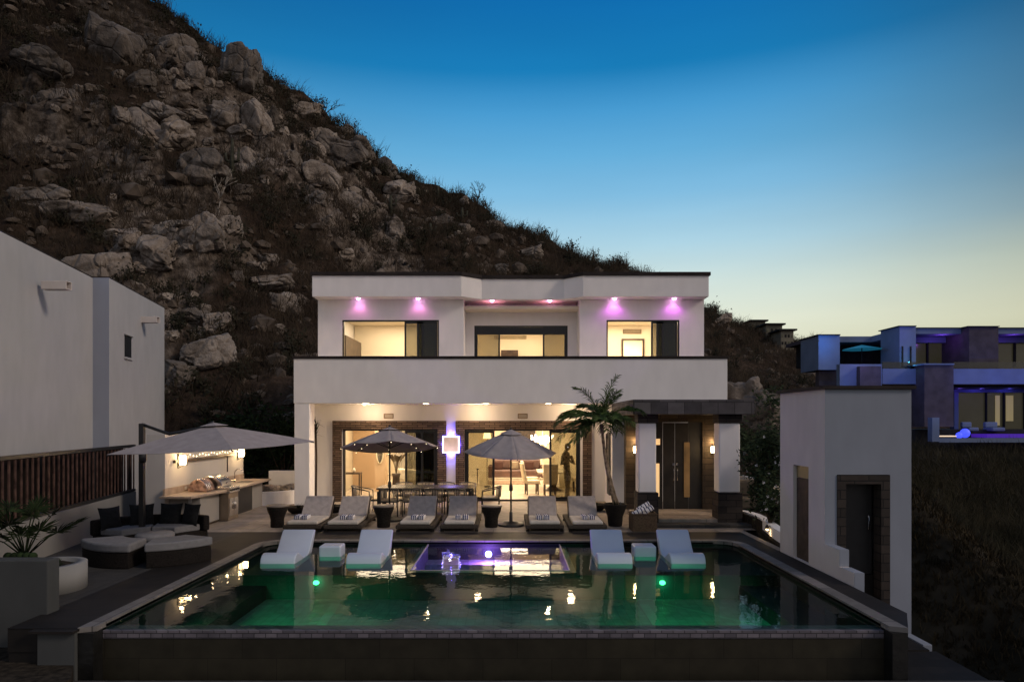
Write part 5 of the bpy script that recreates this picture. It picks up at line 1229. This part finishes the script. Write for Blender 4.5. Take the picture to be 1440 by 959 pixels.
gr = thing('grill', (-7.9, 18.37, 0), 'built-in stainless steel grill with a domed hood', 'grill')
MB().box(-8.42, -7.46, 18.03, 18.71, .74, .90).build('firebox', METAL, gr, .01)
mb = MB(); A_ = [math.pi*i/12 for i in range(13)]
mb.profx([(0,0)], 0, 0) if False else None
pts = [(-8.38, .902)]+[(-8.02-.36*math.cos(a), .902+.30*math.sin(a)) for a in A_][1:]
mb.profy([(x, z) for x, z in pts], 18.06, 18.68); mb.build('hood', METAL, gr, .02)
MB().tube([(-7.58,18.1,1.0),(-7.56,18.1,1.04),(-7.56,18.64,1.04),(-7.58,18.64,1.0)], .014).build('handle', METAL, gr)
for k in range(4): MB().tube([(-7.46,18.14+.15*k,.82),(-7.42,18.14+.15*k,.82)], .025, 12).build('knob', BLACK, gr)
MB().box(-8.4,-7.50,18.05,18.70,.02,.735).build('cabinet', MATS['brushed_door'], gr); 
mb = MB(); mb.box(-7.498,-7.48,18.09,18.36,.12,.6); mb.box(-7.498,-7.48,18.39,18.66,.12,.6); mb.build('door', METAL, gr, .006)
mb = MB(); mb.tube([(-7.45,18.34,.3),(-7.45,18.34,.5)], .012); mb.tube([(-7.45,18.41,.3),(-7.45,18.41,.5)], .012); mb.build('door_handle', METAL, gr)
po = thing('pizza_oven', (-8, 17.75, .84), 'striped round-topped pizza oven on the counter left of the grill', 'oven')
mb = MB(); mb.profy([(-8.05-.24*math.cos(a)*1.0, .85+.30*math.sin(a)) for a in A_], 17.45, 17.95); mb.build('body', mat('striped_clay', (.40,.25,.18), .6, .5, 9), po, .02)
for y in (17.5,17.6,17.7): 
    m_ = MB(); pts = [(-8.05-.25*math.cos(a), y, .85+.31*math.sin(a)) for a in A_]; m_.tube(pts, .012, 5); m_.build('band', METAL, po)
fa = thing('faucet', (-8.2, 20.6, .84), 'curved steel faucet over the outdoor kitchen sink', 'faucet')
MB().tube([(-8.25,20.3,.836),(-8.25,20.3,1.1)]+[(-8.25+.13-.13*math.cos(a), 20.3, 1.1+.13*math.sin(a)) for a in [math.pi*i/8 for i in range(1,9)]]+[(-7.99,20.3,1.04)], .014, 8).build('spout', METAL, fa)
MB().lathe([(.03,.836),(.025,.88)], (-8.25,20.3,0), 12).build('base', METAL, fa)
sk = thing('sink', (-7.95, 20.3, .83), 'small steel sink set into the far end of the counter', 'sink'); ringframe(MB(), 0,1,0,1,0,1,.1) if False else None
mb = MB(); mb.box(-8.15,-7.78,20.1,20.12,.837,.85); mb.box(-8.15,-7.78,20.55,20.57,.837,.85); mb.box(-8.15,-8.13,20.12,20.55,.837,.85); mb.box(-7.8,-7.78,20.12,20.55,.837,.85); mb.build('rim', METAL, sk); MB().box(-8.13,-7.8,20.12,20.55,.8365,.839).build('basin', BLACK, sk)
# curved planter right of the kitchen
cp = thing('curved_planter', (-7.6, 22, 0), 'curved white planter bench filled with dark stones, right of the outdoor kitchen', 'planter')
MB().sector((-8.0,22.6,0), 1.0, 1.25, -95, 10, .0, .42).build('bench_wall', WHITE, cp); MB().sector((-8.0,22.6,0), .0, .99, -95, 10, .0, .36).build('soil', SOIL, cp)
mb = MB(); mb.box(-8.2, -7.22, 23.0, 23.15, 0, .98); mb.build('back_wall', WHITE, cp, .01)
for i, (x, y, s_) in enumerate(((-7.75,21.9,.24),(-7.4,22.1,.2),(-7.3,22.45,.22))):
    o = bpy.data.objects.new('garden_stone', BM_[i+2]); COL.objects.link(o); o.location = (x,y,.36+s_*.4); o.scale = (s_*1.2,s_,s_*.7); tag(o, ['dark garden stone, left one in the curved planter','dark garden stone, middle one in the curved planter','dark garden stone, right one in the curved planter'][i], 'stone')
t = thing('back_wall', (-7, 25.5, 0), 'low grey wall in shade between the kitchen planter and the house', 'wall'); MB().box(-8.6,-6.7,24.6,24.8,-.2,.45).build('wall', GREYW, t); tag(MB().box(-13,-6.7,22.65,24.6,-.5,-.01).build('side_yard', GPAVE), kind='structure')
# ------------------------------------------------------------------ basket with towels, pots
t = thing('towel_basket', P(904,0,16.6)*1, 'square woven basket at the foot of the left entry column', 'basket'); t.location = (P(904,0,16.6).x, 16.6, 0)
bx = t.location.x; mb = MB(); mb.box(bx-.30,bx+.30,16.35,16.85,.0,.40); mb.build('body', mat('brown_basket_weave', (.10,.07,.045), .85, .3, 50, 1., 70), t, .02); ringframe(MB(), 0,1,0,1,0,1,.1) if False else None
mb = MB(); mb.box(bx-.31,bx+.31,16.34,16.37,.40,.43); mb.box(bx-.31,bx+.31,16.83,16.86,.40,.43); mb.box(bx-.31,bx-.28,16.37,16.83,.40,.43); mb.box(bx+.28,bx+.31,16.37,16.83,.40,.43); mb.build('rim', MATS['brown_basket_weave'], t)
def rolltowel(x, y, z, ang, lab):
    t = thing('striped_towel', (x,y,z), lab, 'towel'); M_ = Matrix.Rotation(ang, 3, 'Y')
    m_ = MB(); m_.tube([Vector((x,y,z))+M_ @ Vector((-.17,0,0)), Vector((x,y,z))+M_ @ Vector((.17,0,0))], .062, 14); b = m_.build('roll', TOWEL, t, .01)
    m_ = MB()
    for k in (-.14,-.045,.05,.125): m_.tube([Vector((x,y,z))+M_ @ Vector((k,0,0)), Vector((x,y,z))+M_ @ Vector((k+.025,0,0))], .0635, 14)
    m_.build('stripe', NAVY, b)
rolltowel(bx-.1,16.55,.46,R(-25),'striped towel roll lying left on the basket'); rolltowel(bx+.1,16.6,.47,R(-32),'striped towel roll lying right on the basket'); rolltowel(bx+.02,16.66,.56,R(-30),'striped towel roll on top of the other two on the basket')
# ------------------------------------------------------------------ palms and plants
def frond(mb, base, dir_, L, rnd, droop=1., leaf=.34, nl=26, w_=.02, z0=None):
    """feather frond: arching rib with narrow leaflets both sides"""
    d = Vector(dir_).normalized(); p = Vector(base); pts = [p.copy()]; seg = 10; st = L/seg
    for i in range(seg):
        d = (d+Vector((0,0,-.085*droop*(1+i*.22)))).normalized(); p = p+d*st; pts.append(p.copy())
    m_ = mb; m_.tube(pts, [.016*(1-.8*i/seg) for i in range(seg+1)], 4, smooth=True)
    for k in range(nl):
        q = .16+.84*k/(nl-1); i = min(seg-1, int(q*seg)); f = q*seg-i; c = pts[i].lerp(pts[i+1], f); dd = (pts[i+1]-pts[i]).normalized(); sd = dd.cross(Vector((0,0,1))).normalized(); up = sd.cross(dd)
        ll = leaf*(.55+.6*math.sin(math.pi*min(1, q*.9+.08)))*rnd.uniform(.85,1.12)
        for s_ in (1,-1):
            ld = (sd*s_*rnd.uniform(.7,1)+dd*rnd.uniform(.5,.9)+up*rnd.uniform(-.1,.35)).normalized(); tip = c+ld*ll+Vector((0,0,-ll*rnd.uniform(.15,.45)*droop)); md = c+ld*ll*.5; wv = ld.cross(up).normalized()*w_; 
            m_.add([c-wv*.5, c+wv*.5, md+wv, tip, md-wv], [(0,1,2,3,4)])
pt_ = thing('potted_palm', (P(865,0,17.3).x, 17.3, 0), 'tall feathery palm in a dark pot beside the rightmost chaise', 'palm tree')
px_ = P(865,0,17.3).x
MB().lathe([(.17,0),(.18,.05),(.2,.25),(.27,.45),(.30,.53),(.30,.56),(.27,.56),(.26,.52),(.01,.52)], (px_,17.3,0), 26).build('pot', WICKER, pt_)
top = P(846,596,17.35)
def trunk(pts, r0, r1, m_, par):
    m = MB(); n_ = len(pts); rr = [r0+(r1-r0)*i/(n_-1)+(.006 if i % 2 else 0) for i in range(n_)]; m.tube(pts, rr, 10); return m.build('trunk', m_, par)
b0 = Vector((px_,17.3,.5))
def curve(a, b_, bow, n_=14): return [a.lerp(b_, i/n_)+Vector(bow)*math.sin(math.pi*i/n_) for i in range(n_+1)]
trunk(curve(b0, top, (-.05,0,0)), .045, .032, BARK, pt_); trunk(curve(b0+Vector((.09,.03,0)), top+Vector((.14,.05,-.25)), (-.10,0,0)), .035, .024, BARK, pt_)
rp = random.Random(21); mb = MB(); mbb = MB()
for k in range(14):
    a = k*2.399+.3; el = [1.25,.95,.6,.3,.05][k % 5]; d = Vector((math.cos(a)*math.cos(el), math.sin(a)*math.cos(el), math.sin(el))); frond(mb, top+Vector((0,0,.1)), d, rp.uniform(.65,.9), rp, .75 if el > .5 else 1.1, .34, 30, .012)
for d, L in (((-1,-.2,.55),1.3),((-1,-.3,.2),1.3),((-1,.2,.75),1.2),((-.9,-.5,.0),1.05),((.8,-.3,.8),1.15),((.15,-.1,1),1.2),((-.35,-.1,1),1.1),((.6,-.4,.35),.95)): frond(mb, top+Vector((0,0,.08)), d, L, rp, .8, .36, 36, .012)
mb.build('frond', LEAF, pt_)
m_ = MB(); tuft(m_, Vector((px_,17.3,.5)), .22, rp, 30, 1.4); m_.build('undergrowth', LEAFD, pt_)
ul_ = MB().tube([(px_+.1,17.1,.5),(px_+.1,17.1,.62)], .02).build('uplight', BLACK, pt_)
lamp('uplight_lamp', 'SPOT', (px_+.1,17.05,.66), 14, (1,.74,.44), ul_, .02, 60, (R(180), R(3), 0))
# thin palm by the left porch column
t = thing('slender_palm', (P(443,0,21.9).x, 21.9, 0), 'thin dark-trunked palm standing beside the left porch column', 'palm tree')
x0 = P(444,0,21.9).x; MB().tube([(x0,21.9,0),(x0+.02,21.9,1.5),(x0-.01,21.9,2.55)], .035, 8).build('trunk', DRYB, t); mb = MB()
for k in range(46):
    a = rp.uniform(0,6.28); e_ = rp.uniform(-.7,1.4); d = Vector((math.cos(a)*math.cos(e_), math.sin(a)*math.cos(e_), math.sin(e_))); c = Vector((x0,21.9,2.45+rp.uniform(-.25,.2))); L = rp.uniform(.3,.5); wv = d.cross(Vector((0,0,1))).normalized()*.016; mb.add([c-wv, c+wv, c+d*L+Vector((0,0,-.08))], [(0,1,2)])
mb.build('leaf', LEAFD, t)
# big spiky plant on the planter wall
def fan(mb, c, d, r_, rnd, n_=22):
    d = d.normalized(); s_ = d.cross(Vector((0,0,1))).normalized(); up = s_.cross(d)
    for k in range(n_):
        a = -1.9+3.8*k/(n_-1); v = (d*math.cos(a)+(s_*math.sin(a)*.95)+up*rnd.uniform(-.1,.12)).normalized(); L = r_*(.75+.3*math.cos(a*.6))*rnd.uniform(.9,1.08); wv = v.cross(up).normalized()*r_*.05
        mb.add([c, c+v*L*.55+wv, c+v*L+Vector((0,0,-.08*r_)), c+v*L*.55-wv], [(0,1,2,3)])
t = thing('fan_palm', (-7.05, 9.85, .7), 'dark fan palm with several stalks growing from the tall planter', 'palm tree')
c0_ = Vector((-7.03,9.85,.68)); stm = MB(); lf = MB()
for i, (dx_, dy_, hz, r_) in enumerate(((-.55,-.1,.50,.36),(-.3,-.2,.62,.38),(-.05,-.25,.55,.38),(.12,0,.66,.36),(.38,-.15,.45,.34),(.62,-.05,.40,.36),(.30,.2,.62,.34),(-.45,.2,.7,.34),(-.75,.0,.35,.34),(0,.25,.72,.32),(.80,.1,.52,.26),(-.15,-.3,.38,.32),(.2,-.3,.40,.3))):
    e_ = c0_+Vector((dx_*.80, dy_, hz*.92)); mid = c0_.lerp(e_, .5)+Vector((0,0,.06)); stm.tube([c0_, mid, e_], [.012,.009,.007], 5); fan(lf, e_, Vector((dx_, dy_, .45)), r_*.86, rp)
stm.build('stalk', LEAFD, t); lf.build('leaf', LEAFD, t)
m_ = MB()
for k in range(5): m_.ball((-7.2+.09*k, 9.75, .72), .06, 8, 5)
m_.build('base', LEAFD, t)
t = thing('succulent', (-7.0, 10.5, .4), 'small dark plant in the low round planter', 'plant'); m_ = MB(); tuft(m_, Vector((-7.0,10.5,.4)), .16, rp, 24, 1.6); m_.build('leaf', LEAFD, t)
# leafy shrubs
def shrub(name, c, rx, ry, rz, n_, ls, m_, label, cat, petals=0, stem=True, seed=1):
    rnd = random.Random(seed); c = Vector(c); t = thing(name, (c.x, c.y, c.z-rz), label, cat); mb = MB(); pe = MB(); st = MB()
    cl = [Vector((rnd.gauss(0,.45), rnd.gauss(0,.45), rnd.gauss(0,.45))) for _ in range(16)]
    for _ in range(n_):
        q = rnd.choice(cl)+Vector((rnd.gauss(0,.2), rnd.gauss(0,.2), rnd.gauss(0,.2)))
        p = c+Vector((q.x*rx, q.y*ry, q.z*rz)); u = Vector((rnd.gauss(0,1), rnd.gauss(0,1), rnd.gauss(0,.7))).normalized()*ls*rnd.uniform(.7,1.3); v = u.orthogonal().normalized()*ls*.42
        mb.add([p-u, p-v*.9, p+u, p+v*.9], [(0,1,2,3)])
        if petals and rnd.random() < petals:
            p += Vector((0,-.05,.04)); s_ = .035
            for k in range(4): a = k*1.57+rnd.random(); pe.add([p, p+Vector((math.cos(a), -.3, math.sin(a)))*s_, p+Vector((math.cos(a+.9), -.3, math.sin(a+.9)))*s_], [(0,1,2)])
    st = MB()
    for q in cl: st.tube([c-Vector((0,0,rz)), c+Vector((q.x*rx*.5,q.y*ry*.5,-rz*.4)), c+Vector((q.x*rx,q.y*ry,q.z*rz))], [.035,.02,.008], 5)
    st.build('stem', DRYB, t); mb.build('foliage', m_, t)
    if petals: pe.build('blossom', PETAL, t)
    return t
q = P(1078,640,16.6); shrub('flowering_shrub', (q.x, 16.6, 1.75), .62, .55, 1.0, 4200, .06, LEAFS, 'tall flowering shrub with white blossoms left of the pavilion', 'shrub', .012, seed=3)
q = P(1085,712,15.6); shrub('flowering_shrub', (q.x, 15.7, .75), .34, .3, .45, 1100, .05, LEAFS, 'low leafy plant with white blossoms at the foot of the flowering shrub', 'shrub', .02, seed=4)
q = P(395,612,25.3); shrub('garden_tree', (q.x, 25.6, 1.6), .9, .8, 1.2, 2400, .10, LEAFD, 'dark bushy tree in shade left of the house', 'tree', seed=5)
shrub('garden_tree', (-10.2, 25.8, 1.5), 1.5, 1., 1.5, 3200, .11, LEAFD, 'dark bushy tree behind the outdoor kitchen wall', 'tree', seed=6)
shrub('garden_tree', (-8.3, 26.5, 1.7), 1.0, 1., 1.4, 2600, .11, LEAFD, 'dark bushy tree between the kitchen and the house', 'tree', seed=7)
shrub('garden_tree', (8.8, 24, 1.6), 1.6, 1.2, 1.3, 3000, .11, LEAFS, 'green bushy tree behind the pavilion and boulders', 'tree', seed=8)
# ------------------------------------------------------------------ far blue-lit house (about 40 m off)
YN = 40.0
fh = thing('far_house', P(1300, 560, YN), 'modern flat-roofed villa washed in blue and violet light at the far right', 'house')
NW = mat('far_bluelit_render', (.15,.19,.27), .9, .08, 1); NWD = mat('far_brown_stone', (.075,.062,.068), .9, .15, 2); NG = mat('far_dark_window', (.05,.048,.028), .2, .3, .5, emit=(.5,.45,.22), estr=.035); NT = mat('far_roof_edge', (.02,.02,.02), .8)  # blue light is tinted into the wall; window emission stands for reflections
def nbx(px0, px1, py0, py1, Y0, dep, m_, name, par=None):
    a = P(px0, py1, Y0); b_ = P(px1, py0, Y0); return MB().box(a.x, b_.x, Y0, Y0+dep, a.z, b_.z).build(name, m_, par or fh)
nbx(1183,1302,480,513,44,1,NT,'loggia'); nbx(1181,1302,473,481,42.0,3,NW,'roof_fascia')
a_, b__ = P(1225,474,42), P(1266,463,39.5)
mb = MB(); mb.add([P(1225,473,42), P(1268,462,39.6), P(1268,472,39.6), P(1225,481,42), P(1225,473,46), P(1268,462,46), P(1268,472,46), P(1225,481,46)], [(0,3,2,1),(0,1,5,4),(3,7,6,2),(1,2,6,5)]); mb.build('roof_fascia', NW, fh)
nbx(1132,1152,477,482,43,3,NWD,'low_roof'); nbx(1138,1150,482,515,43.5,2,NT,'wall'); nbx(1152,1180,512,548,41,.5,NWD,'wall')
tw = nbx(1151,1181,471,520,40.6,2.5,NW,'tower'); nbx(1150,1182,470,471.4,40.5,2.7,NT,'tower_cap')
tw2 = nbx(1265,1288,459,520,39.2,2,NW,'tower'); nbx(1264,1289,457.8,459,39.1,2.2,NT,'tower_cap')
for x_ in (1268.5,1280): nbx(x_, x_+2, 487, 515, 39.15, .05, NT, 'slot_window', tw2)
nbx(1288,1600,461.5,469.5,39.6,4,NW,'roof_fascia'); nbx(1286,1600,460.4,461.4,39.5,4,NT,'roof_edge')
nbx(1288,1600,474,482,41.0,.3,NW,'wall'); nbx(1288,1600,482,520,41.4,.2,NG,'glazing')
for x_ in (1303,1330,1344,1426,1470,1510): nbx(x_, x_+(3 if x_ != 1344 else 12), 482, 516, 41.3, .08, NT, 'mullion')
nbx(1360,1365,474,518,40.9,.3,NW,'pilaster')
nbx(1363,1404,459.5,520,38.9,2.5,NWD,'stone_tower'); nbx(1361,1406,458.3,459.4,38.8,2.7,NT,'tower_cap')
nbx(1181,1240,512,545,38.0,.4,NW,'balcony'); nbx(1209.5,1239,515,545,37.6,.38,NWD,'stone_pier')
nbx(1241,1302,518.5,540,38.4,.4,NW,'balcony'); nbx(1340,1600,518.5,540,38.4,.4,NW,'balcony'); nbx(1300,1341,513,600,37.6,1.4,NWD,'stone_tower'); nbx(1299,1342,511,513,37.5,1.6,NW,'tower_cap')
nbx(1181,1600,541,545,39,4,NT,'slab'); 
nbx(1282,1302,544,600,41,.3,NW,'wall'); nbx(1283.5,1292,553,590,40.9,.1,NT,'window'); nbx(1342,1600,544,552,41,.3,NW,'wall'); nbx(1342,1348,552,604,40.8,.4,NW,'pilaster')
nbx(1348,1600,552,604,41.3,.2,NG,'glazing')
for x_ in (1386,1411,1440,1480): nbx(x_, x_+2.5, 552, 604, 41.2, .08, NT, 'mullion')
nbx(1400,1406,556,598,41.25,.04,glow('far_lit_curtain', (.45,.36,.16), .35),'curtain'); nbx(1415,1425,556,592,41.25,.04,MATS['far_lit_curtain'],'curtain')
nbx(1240,1600,604,640,38.5,5,NT,'terrace_wall')
t = nbx(1311,1321,587,621,36.6,.4,NW,'pool_wall'); nbx(1321,1600,616,622,36.6,.3,NW,'pool_edge'); nbx(1388,1600,610.5,615.5,37.2,2,mat('far_violet_water', (.05,.03,.12), .1, .1, 1, emit=(.12,.03,.75), estr=.35),'water')
nbx(1321,1345,612.5,614,36.9,.4,glow('far_warm_strip', (1,.75,.5), .7),'step_light')
mb = MB(); gp = P(1240,510,38.5); 
for px0, px1 in ((1241,1302),(1341,1500)): a = P(px0, 518, 38.55); b_ = P(px1, 509, 38.55); mb.box(a.x, b_.x, 38.55, 38.57, a.z, b_.z)
mb.build('glass_rail', clear('rail_glass', (.55,.55,.5), 1.5), fh)
for (px, py, Y, pw, col) in ((1165,480,39.6,55,(.06,.30,1)),(1215,505,37.0,22,(.35,.3,1)),(1276,468,38.2,16,(.18,.16,1)),(1282,508,38.4,9,(.1,.6,.9)),(1272,530,36.9,26,(.08,.16,1)),(1325,478,40.0,16,(.35,.1,1)),(1372,530,37.0,26,(.07,.12,1)),(1425,530,37.0,30,(.04,.10,1)),(1470,530,37,30,(.04,.1,1)),(1292,549,40.2,6,(.3,.1,1)),(1350,549,40.2,8,(.2,.1,1)),(1380,548,40.4,10,(.16,.1,1)),(1420,548,40.4,10,(.12,.1,1)),(1425,478,40.0,12,(.35,.1,1)),(1330,590,37.0,2.5,(.05,.1,1)),(1360,600,39.5,8,(.05,.1,1))):
    lamp('facade_light', 'POINT', P(px, py, Y), pw*.85, col, fh, .06)
for px, py, Y in ((1210,530,36.5),(1275,500,36),(1330,500,35),(1400,500,35),(1330,560,35),(1410,475,36)): lamp('facade_light', 'POINT', P(px, py, Y), 26, (.14,.26,1), fh, .1)
t = thing('blue_parasol', P(1212,488,41), 'blue-lit parasol on the upper terrace of the far villa', 'umbrella')
c = P(1212,485,41.2); m_ = MB(); A_ = [2*math.pi*k/8 for k in range(8)]
for k in range(8): m_.add([c, c+Vector((1.15*math.cos(A_[k]), 1.15*math.sin(A_[k]), -.28)), c+Vector((1.15*math.cos(A_[(k+1)%8]), 1.15*math.sin(A_[(k+1)%8]), -.28))], [(0,1,2)])
m_.build('canopy', mat('teal_canopy', (.05,.22,.30), .9, .1, 2, emit=(.01,.12,.2), estr=.5), t); MB().tube([c, c-Vector((0,0,1.3))], .03).build('pole', NT, t)
for px, py, r_, lb in ((1357,609,6.5,'large glowing blue ball lamp by the far villa pool'),(1349,612,4.5,'small glowing blue ball lamp beside the larger one')):
    c = P(px, py, 37.0); o = MB().ball(c, r_*37/F, 16, 12).build('ball_lamp', BLUEB2 if 'BLUEB2' in globals() else glow('blue_ball', (.07,.10,1), 1.0), None); BLUEB2 = MATS['blue_ball']; tag(o, lb, 'lamp')
for px, w_, lb in ((1370,14,'dark lounge chair left on the far villa terrace'),(1405,18,'dark lounge sofa right on the far villa terrace')):
    t = thing('terrace_seat', P(px,606,38), lb, 'seat'); a = P(px-w_/2,606,38); b_ = P(px+w_/2,601,38); MB().box(a.x,b_.x,38,38.8,a.z,b_.z).build('seat', NW, t, .05); MB().box(a.x,b_.x,38.6,38.8,b_.z,b_.z+.3).build('backrest', NW, t, .05)
# hilltop houses far behind
for i, (x0, x1, y0, y1, Y, lb) in enumerate(((1057,1076,457,478,84,'small pale hilltop house, leftmost of the distant three'),(1077,1100,462,482,80,'wide flat-roofed hilltop house in the middle of the distant three'),(1098,1116,470,484,77,'lowest and rightmost of the distant hilltop houses'))):
    t = thing('hilltop_house', P((x0+x1)/2, y1, Y), lb, 'house'); y0 -= 7; y1 -= 2; HW_ = MATS.get('hill_house_wall') or mat('hill_house_wall', (.22,.20,.15), .9, .2, .8)
    a = P(x0,y1+12,Y); b_ = P(x1,y0+2,Y); MB().box(a.x,b_.x,Y,Y+6,a.z,b_.z).build('wall', HW_, t); MB().box(a.x-.3,b_.x+.3,Y-.3,Y+6.3,b_.z,b_.z+.18).build('roof', NT, t)
    n_ = 4
    for k in range(n_):
        for r_ in range(2):
            wx = a.x+(b_.x-a.x)*(k+.25)/n_; wz = b_.z-.45-r_*.8; m_ = MB().box(wx, wx+(b_.x-a.x)*.5/n_, Y-.04, Y-.003, wz-.32, wz).build('window', NT if (k+r_) % 3 else MATS['far_dark_window'], t)
